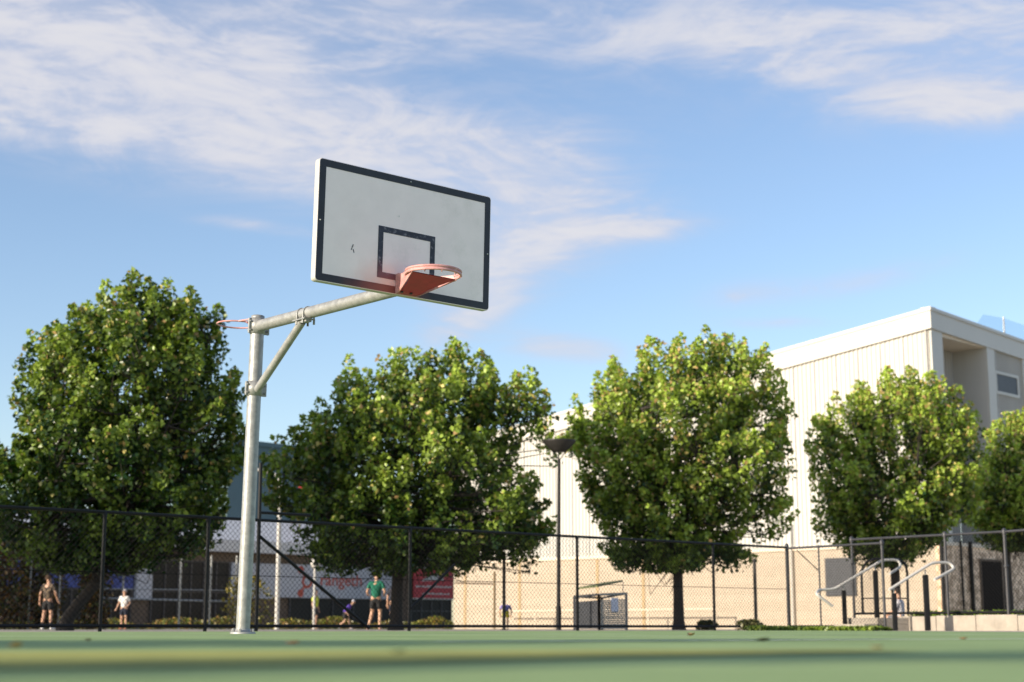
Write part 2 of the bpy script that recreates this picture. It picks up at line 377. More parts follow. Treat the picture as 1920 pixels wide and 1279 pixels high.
# netball ring on the back of the pole
NX = -(.0665 + .17 + .19)
m = MB(); m.tube(circ(NX, 0, 3.045, .19), .0085, 8, closed=True)
m.tube([(-.06, .03, 3.045), (NX + .175, .075, 3.045)], .0085, 8); m.tube([(-.06, -.03, 3.045), (NX + .175, -.075, 3.045)], .0085, 8)
m.tube([(-.06, 0, 2.97), (NX + .20, 0, 3.04)], .0085, 8); m.box((-.10, -.05, 2.99), (-.066, .05, 3.055))
m.build('netball_ring', M['rim'], hoop)

# ------------------------------------------------------------------ chain-link fences
def mesh_panel(mb, A, B, z0, z1, pitch, w):           # crossing wires of a chain-link panel
    A, B = Vector(A), Vector(B); L = (B - A).length; d = (B - A).normalized(); H = z1 - z0; n = Vector((-d.y, d.x, 0))
    k = -H
    tan = 1.0
    for sg in (1, -1):
        s = -H - pitch
        while s < L + H + pitch:
            # wire s + sg*z
            pts = []
            x0, x1 = (s, s + H) if sg > 0 else (s + H, s)
            za, zb = z0, z1
            def clip(x0, z0_, x1, z1_):
                t0, t1 = 0.0, 1.0
                dx = x1 - x0
                for (lim, sign) in ((0, 1), (L, -1)):
                    if dx == 0: continue
                    t = (lim - x0) / dx
                    if (dx > 0) == (sign > 0): t0 = max(t0, t)
                    else: t1 = min(t1, t)
                return t0, t1
            t0, t1 = clip(x0, za, x1, zb)
            if t1 - t0 > 1e-3:
                pa = A + d * (x0 + (x1 - x0) * t0) + Vector((0, 0, za + (zb - za) * t0)); pb = A + d * (x0 + (x1 - x0) * t1) + Vector((0, 0, za + (zb - za) * t1))
                off = n * (sg * w * .55)
                mb.tube([pa + off, pb + off], w / 2, 3, cap=False, smooth=False)
            s += pitch
PB = gnd(480, 25.8)
fence = empty('chain_link_fence', FA * 1, label='long black chain-link fence across the back of the court, behind the hoop', cat='fence')
fence.location = (0, 0, 0)
HF = 1.8
E0 = fence_at(0) - FD * 4; E1 = fence_at(1480)
def up(p, z): return Vector((p.x, p.y, z))
posts = [-150, 187, 384, 767, 1083, 1340]
for px in posts:
    p = fence_at(px); m = MB(); m.tube([up(p, 0), up(p, HF - .01)], .030, 10); m.lathe([(.034, HF - .06), (.036, HF - .02), (.02, HF + .015), (0, HF + .02)], 10, Matrix.Translation((p.x, p.y, 0))); m.build('post', M['black_metal'], fence)
p = fence_at(480); ztall = at(484, 868, p.y).z; zr2 = at(490, 961, p.y).z
m = MB(); m.tube([up(p, 0), up(p, ztall)], .032, 10); m.build('tall_post', M['black_metal'], fence)
m = MB(); m.tube([up(p, zr2), up(p + FD * 1.0, zr2)], .024, 8); m.build('upper_rail', M['black_metal'], fence)
p = E1; m = MB(); m.tube([up(p, 0), up(p, HF + .05)], .040, 12); m.lathe([(.046, HF), (.046, HF + .05), (.02, HF + .09), (0, HF + .09)], 12, Matrix.Translation(p)); m.build('corner_post', M['grey_metal'], fence)
m = MB(); m.tube([up(E0, HF), up(E1, HF)], .026, 10); m.build('top_rail', M['black_metal'], fence)
m = MB(); m.tube([up(E0, .085), up(fence_at(1385), .085)], .027, 10); m.build('bottom_rail', M['black_metal'], fence)
m = MB(); m.tube([up(E0, .89), up(E1, .89)], .006, 6); m.build('tension_wire', M['wire'], fence)
pb = fence_at(690); q = fence_at(480); zb = at(487, 1006, q.y).z
m = MB(); m.tube([up(q, zb) + FN * .03, up(pb, .05) + FN * .03], .028, 10); m.build('brace', M['black_metal'], fence)
q = fence_at(767); pb = fence_at(850)
m = MB(); m.tube([up(q, at(768, 1142, q.y).z) + FN * .03, up(pb, at(850, 1058, pb.y).z) + FN * .03], .024, 10); m.build('brace', M['black_metal'], fence)
m = MB(); mesh_panel(m, E0, E1, .06, HF, .090, .0062); m.build('wire_mesh', M['wire'], fence)
for px in posts[1:] :
    pass

# right hand fence running towards the camera, with its raised gate
RD = Vector((.58, -.81, 0)).normalized()
def run_at(px, P0, D):
    d = ray(px, 1180); a = d.x / d.y; t = (a * P0.y - P0.x) / (D.x - a * D.y); p = P0 + D * t; p.z = 0; return p
sf = empty('chain_link_fence', label='short grey chain-link fence from the corner post towards the steps', cat='fence')
pB = run_at(1540, E1, RD); pC = run_at(1660, E1, RD); HB = 1.78
for p_ in (pB, pC):
    m = MB(); m.tube([up(p_, 0), up(p_, HB + .04)], .030 if p_ is pC else .018, 10)
    if p_ is pC: m.lathe([(.045, HB - .04), (.05, HB), (.045, HB + .05), (0, HB + .09)], 12, Matrix.Translation(p_))
    m.build('post', M['grey_metal'], sf)
m = MB(); m.tube([up(E1, HB), up(pC, HB)], .026, 10); m.build('top_rail', M['grey_metal'], sf)
m = MB(); m.tube([up(E1, .09), up(pC, .09)], .022, 8); m.build('bottom_rail', M['black_metal'], sf)
qa = E1 + RD * .3; qb = pB
m = MB(); m.tube([up(qa, HB - .05), up(qb, 1.25)], .012, 8); m.build('brace', M['black_metal'], sf)
m = MB(); mesh_panel(m, E1, pC, .1, HB, .085, .006); m.build('wire_mesh', M['wire'], sf)
# upper fence on the retaining wall
P6 = run_at(1603, E1 - RD * .5 + FD * 1.1, RD); P8 = run_at(1893, E1 - RD * .5 + FD * .9, RD)
ZT = .30
gf = empty('chain_link_fence', label='grey chain-link fence raised on the low concrete retaining wall beside the handrails', cat='fence')
pts = [(1603, 1012, 1153), (1780, 1003, 1152), (1893, 997, 1186)]
D8 = (P8 - P6).normalized(); tops = []
for i, (px, y0, y1) in enumerate(pts):
    p_ = run_at(px, P6, D8); zt = at(px, y0, p_.y).z; zb = .0 if i == 2 else ZT - .05; tops.append((p_, zt))
    m = MB(); m.tube([up(p_, zb), up(p_, zt + .05)], .034 if i == 2 else .030, 12); m.lathe([(.046, zt - .05), (.05, zt + .0), (.045, zt + .05), (0, zt + .08)], 12, Matrix.Translation(p_)); 
    if i == 2:
        for z_ in (1.25, .16): m.lathe([(.033, z_ - .03), (.052, z_ - .02), (.052, z_ + .02), (.033, z_ + .03)], 12, Matrix.Translation(p_))
    m.build('post', M['grey_metal'], gf)
pe = run_at(2050, P6, D8); 
m = MB(); m.tube([up(tops[0][0], tops[0][1]), up(tops[1][0], tops[1][1]), up(tops[2][0], tops[2][1]), up(pe, tops[2][1] + .02)], .026, 10); m.build('top_rail', M['grey_metal'], gf)
m = MB(); m.tube([up(tops[0][0], ZT + .06), up(tops[2][0], ZT + .06), up(pe, ZT + .06)], .026, 10); m.build('bottom_rail', M['black_metal'], gf)
m = MB(); mesh_panel(m, tops[0][0], pe, ZT + .08, tops[1][1] - .03, .085, .006); m.build('wire_mesh', M['wire'], gf)
m = MB(); q = tops[2][0]; m.lathe([(0, .09), (.045, .08), (.05, .03), (.03, .004), (0, .004)], 14, Matrix.Translation(q + Vector((.05, -.04, 0)))); m.tube([q + Vector((0, 0, .06)), q + Vector((.22, -.04, .03))], .03, 10); m.build('gate_foot', M['galv_rail'], gf)

# retaining wall, steps and handrails
rw = empty('retaining_wall', label='low pale concrete retaining wall under the raised grey fence', cat='wall')
wa = run_at(1685, P6 + RD * .0 - FD * .25, D8); wb = run_at(2080, P6 - FD * .25, D8); Lw = (wb - wa).length
Mw = frame(wa, wb - wa); nb = 5
for k in range(nb):
    m = MB(); a = Lw * k / nb + .006; b = Lw * (k + 1) / nb - .006
    m.box((a, 0, -.05), (b, .3, ZT + .01 * ((k * 7) % 3 - 1)), Mw); m.build('block', M['concrete'], rw, bevel=.012)
m = MB(); wa2 = run_at(1588, P6 - FD * .2, D8); wb2 = run_at(1645, P6 - FD * .2, D8); m.box((0, 0, -.05), ((wb2 - wa2).length, .25, .26), frame(wa2, wb2 - wa2)); m.build('block', M['concrete'], rw, bevel=.012)
# terrace behind the wall
tA = run_at(1590, P6 + FD * .3, D8); tB = run_at(2080, P6 + FD * .3, D8)
m = MB(); m.prism([(p_.x, p_.y) for p_ in (tA, tB, tB + FD * 22 , tA + FD * 22)][::-1] if False else [(p_.x, p_.y) for p_ in (tA, tB, tB + FD * 22, tA + FD * 22)], -.05, ZT - .03); tag(m.build('terrace_ground', M['earth']), kind='structure')

st = empty('concrete_steps', label='pale concrete steps between the two silver handrails', cat='steps')
sd = Vector((.93, .37, 0)).normalized(); sn = Vector((sd.y, -sd.x, 0))
s0 = gnd(1592, 33.0)
for k in range(2):
    m = MB(); m.box((.33 * k, -.55, -.02 if k == 0 else .13 * k), (1.5, .55, .13 * (k + 1)), frame(s0, sd)); m.build('step', M['concrete'], st, bevel=.008)
def handrail(label, pix, Y0, Y1, posts):
    h = empty('handrail', label=label, cat='handrail', group='bent steel handrails at the steps')
    xs = [p_[0] for p_ in pix]; lo, hi = min(xs), max(xs)
    P = [at(x, y, Y0 + (Y1 - Y0) * (x - lo) / (hi - lo) + dy) for (x, y, dy) in pix]
    Q = [P[0]]
    for i in range(1, len(P) - 1):                    # round the bends
        a, b, c = P[i - 1], P[i], P[i + 1]
        ra = min(.12, (a - b).length * .45); rc = min(.12, (c - b).length * .45)
        u0 = b + (a - b).normalized() * ra; u1 = b + (c - b).normalized() * rc
        for t in (0, .25, .5, .75, 1): Q.append(u0 * (1 - t) ** 2 + b * 2 * t * (1 - t) + u1 * t * t)
    Q.append(P[-1])
    m = MB(); m.tube(Q, .029, 12); m.build('rail', M['white_metal'], h)
    for (x, yt, yb, w) in posts:
        Y = Y0 + (Y1 - Y0) * (x - lo) / (hi - lo); a = at(x, yt, Y); z0 = 0 if yb is None else at(x, yb, Y).z
        m = MB(); m.box((a.x - w/2, a.y - w/2, z0), (a.x + w/2, a.y + w/2, a.z)); m.build('post', M['black_metal'], h, bevel=.008)
        m = MB(); m.tube([(a.x, a.y, a.z), (a.x, a.y, a.z + .10)], .014, 8); m.build('bracket', M['galv_rail'], h)
    return h
handrail('silver bent handrail over the left side of the steps, behind the thin grey fence post', [(1561, 1137, -.35), (1530, 1114, -.35), (1535, 1106, 0), (1564, 1105, 0), (1655, 1050, 0), (1684, 1050, 0), (1690, 1062, -.1), (1668, 1076, -.3)], 33.2, 34.0, [(1582, 1107, 1172, .085), (1641, 1070, 1172, .095)])
handrail('silver bent handrail ending in a loop above the retaining wall blocks', [(1667, 1106, 0), (1748, 1055, 0), (1780, 1055, 0), (1790, 1066, -.1), (1752, 1087, -.3)], 31.2, 31.9, [(1735, 1078, None, .10), (1676, 1112, None, .085)])
ar = empty('arched_rail', label='black arched tube rail standing behind the silver handrails', cat='rail')
P = [at(1618, 1152, 36), at(1615, 1072, 36), at(1624, 1054, 36), at(1640, 1048, 36), at(1685, 1049, 36.5), at(1698, 1058, 36.6), at(1701, 1075, 36.6), at(1703, 1148, 36.6)]
m = MB(); m.tube(P, .03, 10); m.build('arch', M['black_metal'], ar)
m = MB(); m.tube([at(1617, 1122, 36), at(1702, 1122, 36.6)], .014, 8); m.build('crossbar', M['black_metal'], ar)

# ------------------------------------------------------------------ lamps
lp = empty('lamp_post', gnd(1047.5, 40.5), label='black lamp post with a wide funnel head between the two middle trees', cat='lamp post')
zt = at(1050, 826, 40.5).z; zj = at(1050, 862, 40.5).z; hx = .035
m = MB(); m.tube([(0, 0, 0), (0, 0, .6)], .07, 14); m.tube([(0, 0, .6), (hx, 0, zj)], [.052, .042], 14); m.build('pole', M['black_metal'], lp)
rr = 32 / 2918 * 40.5
for k in range(3):
    a = R(20 + 120 * k); m = MB(); m.tube([(hx, 0, zj - .02), (hx + .19 * math.cos(a), .19 * math.sin(a), zj + .22)], .014, 8); m.build('strut', M['black_metal'], lp)
m = MB(); m.lathe([(0, zj + .20), (.17, zj + .20), (.20, zj + .22), (rr, zt - .03), (rr, zt), (rr - .03, zt), (0, zt - .04)], 40, Matrix.Translation((hx, 0, 0))); m.build('lamp_head', M['dark_trim'], lp)

cl = empty('street_lamp', gnd(521, 58), label='white street lamp with a curved arm rising behind the hoop pole', cat='street lamp')
b0 = gnd(521, 58)
P = [at(x, y, 58) - b0 for x, y in ((519, 1175), (524, 960), (525.5, 905), (524, 896), (516, 890), (500, 885), (486, 881))]
P[0].z = 0
m = MB(); m.tube(P, [.085, .08, .075, .07, .065, .06, .055], 12); m.build('pole', M['white_metal'], cl)
m = MB(); e = P[-1]; m.box((e.x - .55, e.y - .12, e.z - .06), (e.x + .02, e.y + .12, e.z + .05)); m.build('lamp_head', M['white_metal'], cl, bevel=.03)
bl = empty('post_lamp', gnd(588, 60), label='thin pale post lamp with a white round head behind the dark brace', cat='post lamp')
b0 = gnd(588, 60); zt = at(588, 1050, 60).z
m = MB(); m.tube([(0, 0, 0), (0, 0, zt - .2)], .05, 10); m.build('pole', M['white_metal'], bl)
m = MB(); m.lathe([(0, zt - .32), (.13, zt - .3), (.18, zt - .12), (.15, zt + .02), (0, zt + .06)], 16); m.build('lamp_head', M['white_metal'], bl)

# inner steel fence on the far side, seen through the black mesh
inf = empty('steel_pipe_fence', label='thin silver pipe fence far behind the black mesh near the pavilion', cat='fence')
IFA, IFB = gnd(-60, 55), gnd(460, 61)
IFD = (IFB - IFA).normalized()
for px in (52, 108, 227, 335, 392, 440):
    p_ = run_at(px, IFA, IFD); zt = at(px, 1042, p_.y).z; m = MB(); m.tube([up(p_, 0), up(p_, zt)], .038, 8); m.build('post', M['galv_rail'], inf)
m = MB(); m.tube([up(run_at(190, IFA, IFD), at(190, 1121, 57).z), up(run_at(440, IFA, IFD), at(440, 1128, 60.5).z)], .035, 8); m.build('rail', M['galv_rail'], inf)
m = MB(); m.tube([up(run_at(190, IFA, IFD), at(190, 1103, 57).z), up(run_at(440, IFA, IFD), at(440, 1107, 60.5).z)], .02, 8); m.build('rail', M['galv_rail'], inf)

# ------------------------------------------------------------------ big white building
BV = Vector((-.72, .694, 0)).normalized(); BU = Vector((BV.y, -BV.x, 0)) ; BU = Vector((.694, .72, 0)).normalized()
TZ = 3.8
Pm = at_z(1475, 1028, TZ)                            # a point on the top edge of the tan wall
nL = Vector((BU.x, BU.y, 0))                          # plane normal of the left wall is along BU
Cc = at_plane(1757, 900, Pm, nL); Cc.z = 0            # outer corner
ZC = at_plane(1757, 580, Pm, nL).z
pe_ = at_plane(1040, 782, Pm, nL); LL = (Vector((pe_.x, pe_.y, 0)) - Cc).length; slopeL = (pe_.z - ZC) / LL
q_ = at_plane(851, 1100, Pm, nL); LW = (Vector((q_.x, q_.y, 0)) - Cc).length; LU = 16.0
bld = empty('white_building', Cc, math.atan2(BU.y, BU.x), label='large cream-white ribbed building with a tan block base behind the trees', cat='building')
# local axes: x along the right face (BU), y along the left wall (BV), z up
def rtop(x, y): return ZC + slopeL * y - .035 * x
FH = .82
def ribbed(length, z0f, z1f, put, spacing=.26, depth=.045, wide=5):
    m = MB(); xs = []; x = 0; k = 0
    while x < length - spacing:
        j = (k % wide == 0)
        dd = depth * (1.5 if j else 1)
        xs += [(x, 0), (x + spacing * .62, 0), (x + spacing * .70, dd), (x + spacing * .92, dd)]; x += spacing; k += 1
    xs.append((length, 0))
    vs = []
    for (a, d) in xs: vs += [put(a, d, z0f(a)), put(a, d, z1f(a))]
    m.add(vs, [(2*i, 2*i + 2, 2*i + 3, 2*i + 1) for i in range(len(xs) - 1)]); return m
ribbed(LW, lambda a: TZ, lambda a: rtop(0, a) - FH, lambda a, d, z: (-d, a, z), .24, .05).build('left_cladding', M['white_clad'], bld)
m = MB(); m.box((.02, 0, -.1), (.4, LW, TZ - .12)); 
tb = m.build('block_wall', M['tan_block'], bld)
tb.rotation_euler = (0, 0, 0)
m = MB(); m.box((-.07, -.07, TZ - .14), (.4, LW, TZ + .02)); m.build('ledge', M['soffit'], bld)
m = MB()
v = [(-.16, -.16, rtop(0, 0) - FH - .02), (-.16, LW, rtop(0, LW) - FH - .02), (-.16, LW, rtop(0, LW)), (-.16, -.16, rtop(0, 0)), (.3, -.16, rtop(0, 0) - FH - .02), (.3, LW, rtop(0, LW) - FH - .02), (.3, LW, rtop(0, LW)), (.3, -.16, rtop(0, 0))]
m.add(v, [(0,1,2,3)[::-1], (4,5,6,7), (0,4,7,3), (3,7,6,2), (0,1,5,4), (1,2,6,5)])
m.build('fascia', M['fascia'], bld)
m = MB(); v = [(-.21, -.21, rtop(0, 0) - .02), (-.21, LW, rtop(0, LW) - .02), (-.21, LW, rtop(0, LW) + .14), (-.21, -.21, rtop(0, 0) + .14), (.3, -.21, rtop(0, 0) - .02), (.3, LW, rtop(0, LW) - .02), (.3, LW, rtop(0, LW) + .14), (.3, -.21, rtop(0, 0) + .14)]
m.add(v, [(3,2,1,0), (4,5,6,7), (0,4,7,3), (3,7,6,2), (0,1,5,4), (1,2,6,5)]); m.build('capping', M['fascia'], bld)
# roof deck
m = MB(); v = [(.3, .1, rtop(0, 0) - .3), (LU, .1, rtop(LU, 0) - .3), (LU, LW, rtop(LU, LW) - .3), (.3, LW, rtop(0, LW) - .3)]; m.add(v, [(0, 1, 2, 3)]); m.build('roof', M['pavilion_white'], bld)
# right face: photo column -> local x
def rx(px, py=700):
    q = at_plane(px, py, Cc, Vector((BV.x, BV.y, 0))); return (q - Cc).dot(BU), q.z
xr0 = rx(1768)[0]; xr1 = rx(1849)[0]; xr2 = rx(1863)[0]; xr3 = rx(1915)[0]
for (a_, b_, y_, t_) in ((.0, xr0, -.06, .3), (xr1, xr2, -.10, .8), (xr3, xr3 + .6, -.10, .8)): m = MB(); m.box((a_, y_, TZ), (b_, t_, rtop(a_, 0) - FH)); m.build('pillar', M['fascia'], bld)
ribbed(xr3 - xr2, lambda a: TZ, lambda a: rtop(xr2 + a, 0) - FH, lambda a, d, z: (xr2 + a, .06 - d, z), .20, .085, 99).build('right_cladding', M['white_clad'], bld)
ribbed(LU - xr3 - .6, lambda a: TZ, lambda a: rtop(xr3 + a, 0) - FH, lambda a, d, z: (xr3 + .6 + a, .06 - d, z), .20, .085, 99).build('right_cladding', M['white_clad'], bld)
RDp = 1.7
ribbed(xr1 - .05, lambda a: TZ, lambda a: rtop(0, 0) - FH, lambda a, d, z: (a, RDp - d, z), .25, .09).build('recess_wall', M['white_clad'], bld)
m = MB(); m.box((xr1 - .02, .0, TZ), (xr1 + .2, RDp, rtop(xr1, 0) - FH)); m.build('recess_side', M['white_clad'], bld)
m = MB(); m.box((0.05, .02, rtop(xr1, 0) - FH - .06), (xr1, RDp, rtop(xr1, 0) - FH + .1)); m.build('recess_ceiling', M['soffit'], bld)
m = MB(); v = [(-.155, -.14, rtop(0, 0) - FH - .02), (LU, -.14, rtop(LU, 0) - FH - .02), (LU, -.14, rtop(LU, 0)), (-.155, -.14, rtop(0, 0)), (-.155, .3, rtop(0, 0) - FH - .02), (LU, .3, rtop(LU, 0) - FH - .02), (LU, .3, rtop(LU, 0)), (-.155, .3, rtop(0, 0))]
m.add(v, [(0,1,2,3), (7,6,5,4), (0,3,7,4), (3,2,6,7), (0,4,5,1), (1,5,6,2)]); m.build('fascia', M['fascia'], bld)
m = MB(); v = [(-.205, -.20, rtop(0, 0) - .02), (LU, -.20, rtop(LU, 0) - .02), (LU, -.20, rtop(LU, 0) + .135), (-.205, -.20, rtop(0, 0) + .135), (-.205, .3, rtop(0, 0) - .02), (LU, .3, rtop(LU, 0) - .02), (LU, .3, rtop(LU, 0) + .135), (-.205, .3, rtop(0, 0) + .135)]
m.add(v, [(0,1,2,3), (7,6,5,4), (0,3,7,4), (3,2,6,7), (0,4,5,1), (1,5,6,2)]); m.build('capping', M['fascia'], bld)
m = MB(); m.box((.0, -.03, -.1), (LU, .25, TZ - .12)); m.build('dappled_block_wall', M['dappled_block'], bld)
m = MB(); m.box((.4, -.09, TZ - .14), (LU, .25, TZ + .02)); m.build('ledge', M['soffit'], bld)
# upper window on the right face
(wx0, wz0), (wx1, wz1) = rx(1869, 738), rx(1905, 704)
wz0, wz1 = rx(1869, 733)[1], rx(1869, 701)[1]
w = MB(); w.box((wx0, -.03, wz0), (wx1, .02, wz1)); win = w.build('window', M['louvre'], bld)
w = MB()
for (a, b) in (((wx0 - .14, -.06, wz0 - .14), (wx1 + .14, .03, wz0)), ((wx0 - .14, -.06, wz1), (wx1 + .14, .03, wz1 + .14)), ((wx0 - .14, -.06, wz0), (wx0, .03, wz1)), ((wx1, -.06, wz0), (wx1 + .14, .03, wz1))): w.box(a, b)
w.build('frame', M['fascia'], win)
# glass balustrade on the roof edge
gx0, gx1, gxp = rx(1846, 610)[0], rx(2000, 610)[0], rx(1899, 610)[0]
gz = rx(1899, 594)[1]
m = MB(); m.add([(gx0, .5, rtop(gx0, 0) + .02), (gx1, .5, rtop(gx1, 0)), (gx1, .5, gz - .1), (gxp, .5, gz), (gx0 + .9, .5, gz - .12), (gx0, .5, rtop(gx0, 0) + .25)], [(0, 1, 2, 3, 4, 5)]); gb = m.build('glass_balustrade', M['glass_blue'], bld)
m = MB(); m.box((gxp - .04, .44, rtop(gxp, 0)), (gxp + .04, .49, gz + .05)); m.build('post', M['white_metal'], gb)
# door and pipes on the right face
dx0, dx1 = rx(1839, 1100)[0], rx(1877, 1100)[0]; dz = rx(1839, 1052)[1]
m = MB(); m.box((dx0, -.07, 0), (dx1, -.02, dz)); dr = m.build('door', mat('dark_door', (.018, .014, .012), .9, spec=.1), bld)
m = MB(); m.box((dx0 - .1, -.09, 0), (dx0, -.02, dz + .1)); m.box((dx1, -.09, 0), (dx1 + .1, -.02, dz + .1)); m.box((dx0, -.09, dz), (dx1, -.02, dz + .1)); m.build('frame', M['brown_brick'], dr)
for px, r_ in ((1763, .09), (1800, .05), (1818, .09)):
    x_ = rx(px, 1100)[0]; m = MB(); m.tube([(x_, -.14, 0), (x_, -.14, 3.9)], r_, 10); m.build('downpipe', M['black_metal'], bld)
# louvred window on the tan wall + joints
def ly(px, py):
    q = at_plane(px, py, Cc, nL); return (q - Cc).dot(BV), q.z
(y1, z1), (y0, z0) = ly(1547, 1046), ly(1607, 1117)
z1 = ly(1575, 1046)[1]; z0 = ly(1575, 1118)[1]
m = MB(); m.box((-.03, y0, z0), (.02, y1, z1))
lv = m.build('louvred_window', M['louvre'], bld)
m = MB(); n = 14
for k in range(n):
    zz = z0 + (z1 - z0) * (k + .5) / n; m.beam((-.045, y0, zz), (-.045, y1, zz), .05, .045)
m.build('louvre_blades', mat('louvre_blade', (.028, .032, .042), .5, .1, .1), lv)
jm = mat('joint_brown', (.40, .29, .16), .8)
for px in (872, 974, 1120, 1206):
    y_ = ly(px, 1100)[0]; m = MB(); m.box((-.008, y_ - .09, 0), (.03, y_ + .09, TZ - .15)); m.build('control_joint', jm, bld)
ac = None

# low pipe rail along the tan wall
pr = empty('pipe_rail', label='low tan pipe rail along the foot of the tan block wall', cat='rail')
def lw(px, py, off): 
    y_, z_ = ly(px, py); q = Cc + BV * y_ - BU * off; return Vector((q.x, q.y, z_))
y_ = ly(1488, 1100)[0]; m = MB(); m.tube([(-.13, y_, 0), (-.13, y_, ly(1488, 985)[1])], .05, 8); m.build('downpipe', M['fascia'], bld)
off = 1.2
m = MB(); a, b = lw(956, 1145, off), lw(1372, 1158, off); zz = .95; m.tube([up(a, zz), up(b, zz)], .04, 8); m.build('rail', M['soffit'], pr)
for px in (1032, 1243, 1307, 1370): q = lw(px, 1150, off); m = MB(); m.tube([up(q, 0), up(q, .95)], .04, 8); m.build('post', M['soffit'], pr)
# dark thin posts between the fence and the tan wall
for px, yt, lab in ((945, 1048, 'thin dark steel post standing before the tan wall, beside the lavender shirt'), (1418, 1050, 'thin dark steel post with leaves over its top, right of the third trunk')):
    o = empty('steel_post', gnd(px, 46), label=lab, cat='post'); zt = at(px, yt, 46).z
    m = MB(); m.tube([(0, 0, 0), (0, 0, zt)], .05, 10); m.lathe([(.0, zt + .03), (.06, zt + .02), (.06, zt - .05), (.05, zt - .06)], 10); m.build('shaft', M['dark_trim'], o)
    m = MB(); m.box((-.11, -.11, 0), (.11, .11, .02)); m.build('base_plate', M['dark_trim'], o)
o = empty('steel_post', gnd(927, 62), label='short brown post joined to a thin rail before the tan wall', cat='post'); zt = at(927, 1072, 62).z
m = MB(); m.tube([(0, 0, 0), (0, 0, zt)], .05, 10); m.build('shaft', mat('brown_post', (.20, .14, .07), .7), o)
za = at(927, 1095, 62).z; q = gnd(853, 62) - gnd(927, 62); m = MB(); m.tube([(0, 0, za), (q.x, q.y, za + .04)], .028, 8); m.build('rail', mat('brown_rail', (.16, .11, .07), .7), o)

# ------------------------------------------------------------------ louvred cage with a raised lid
cg = empty('storage_cage', label='grey slatted storage cage with a raised flat lid before the tan wall', cat='cage')
cA, cB, cC = at(1077, 1120, 42), at(1123, 1116, 40.6), at(1174, 1113, 42.4)
zc = 1.0
def hz(px, py, Y): return at(px, py, Y).z
h0, h1, h2 = hz(1077, 1119, 42), hz(1123, 1115, 40.6), hz(1174, 1113, 42.4)
for (A, B, ha, hb, slat, name, mt) in ((cA, cB, h0, h1, 11, 'side_panel', M['louvre']), (cB, cC, h1, h2, 14, 'front_panel', mat('cage_grey', (.22, .22, .22), .5, .3, .15))):
    m = MB(); A0, B0 = up(A, 0), up(B, 0)
    m.beam(A0, up(A, ha), .07, .07); m.beam(B0, up(B, hb), .07, .07); m.beam(up(A, ha), up(B, hb), .07, .06); m.beam(up(A, .06), up(B, .06), .07, .06)
    for k in range(slat):
        t = (k + .5) / slat; m.beam(up(A, .06 + t * (ha - .2)), up(B, .06 + t * (hb - .2)), .012, .062 if name == 'side_panel' else .040)
    if name == 'front_panel':
        for k in range(1, 6): q = A0.lerp(B0, k / 6); m.beam(q, up(q, ha - .05), .012, .012)
    m.build(name, mt, cg)
cD = cA + (cC - cB)
m = MB()
for (A, B, ha, hb) in ((cC, cD, h2, h0), (cD, cA, h0, h0)): m.beam(up(A, 0), up(A, ha), .06, .06); m.beam(up(A, ha), up(B, hb), .05, .05); m.beam(up(A, .06), up(B, .06), .05, .05)
m.build('back_frame', M['grey_metal'], cg)
m = MB(); A, B, C_ = at(1084, 1105, 42.5), at(1120, 1101, 40.8), at(1168, 1091, 42.4); D_ = A + (C_ - B)
v = [A, B, C_, D_]; m.add(v + [p_ + Vector((0, 0, .05)) for p_ in v], [(3,2,1,0), (4,5,6,7), (0,1,5,4), (1,2,6,5), (2,3,7,6), (3,0,4,7)])
m.build('lid', mat('green_lid', (.13, .15, .07), .6, 0, .2, 4), cg)
for p_, h_ in ((A, h0), (C_, h2)): m = MB(); m.tube([up(p_, h_ - .05), p_], .012, 6); m.build('lid_prop', M['galv_rail'], cg)
q0, q1 = cB.lerp(cC, .40), cB.lerp(cC, .66); nn = Vector((.35, -.9, 0)) * .05; z0, z1 = hz(1150, 1147, 41.4), hz(1150, 1121, 41.4)
q0 = q0 + Vector((.02, -.05, 0)); q1 = q1 + Vector((.02, -.05, 0))
m = MB(); m.beam(up(q0.lerp(q1, .5), z0), up(q0.lerp(q1, .5), z1), (q1 - q0).length, .01, up=tuple((q1 - q0).cross(Vector((0, 0, 1)))))
m.build('notice', mat('notice_paper', (.62, .63, .72), .7), cg)

# ------------------------------------------------------------------ pavilion on the left with banners
VP0 = at(500, 1178, 92.0); VP0.z = 0
PD = Vector((.70, .71, 0)).normalized(); PN = Vector((PD.y, -PD.x, 0))
pv = empty('pavilion', VP0, math.atan2(PD.y, PD.x), label='long low pavilion with white roof, dark windows and banners behind the left trees', cat='building')
def pf(px, py):                                      # photo pixel -> local (x, z) on the pavilion front
    q = at_plane(px, py, VP0, PN); return ((q - VP0).dot(PD), q.z)
def pbox(px0, py0, px1, py1, y0, y1, name, m_, parent=None):
    (x0, _), (x1, _) = pf(px0, 1100), pf(px1, 1100); xm = (px0 + px1) / 2
    z1, z0 = pf(xm, py0)[1], pf(xm, py1)[1]
    m = MB(); m.box((x0, y0, max(z0, 0) if py1 > 1170 else z0), (x1, y1, z1)); return m.build(name, m_, parent or pv), x0, x1, z0, z1
xL, xR = pf(-260, 1100)[0], pf(853, 1100)[0]
zE = pf(500, 1017)[1]; zF = pf(500, 1038)[1]; zW = pf(500, 1056)[1]
m = MB(); m.box((xL, .3, -.1), (xR, 9.0, zE - .1)); m.build('wall', M['brown_brick'], pv)
m = MB(); m.box((xL, -.3, zF), (xR + .3, .35, zE)); m.build('fascia', M['pavilion_white'], pv)
zR = at_plane(470, 975, VP0 - PN * 3.0, PN).z
m = MB(); m.add([(xL, -.32, zE + .01), (xR + .3, -.32, zE + .01), (xR + .3, 3.2, zR), (xL, 3.2, zR), (xR + .3, 9, zE), (xL, 9, zE)], [(0, 1, 2, 3), (3, 2, 4, 5)]); m.build('roof', M['pavilion_white'], pv)
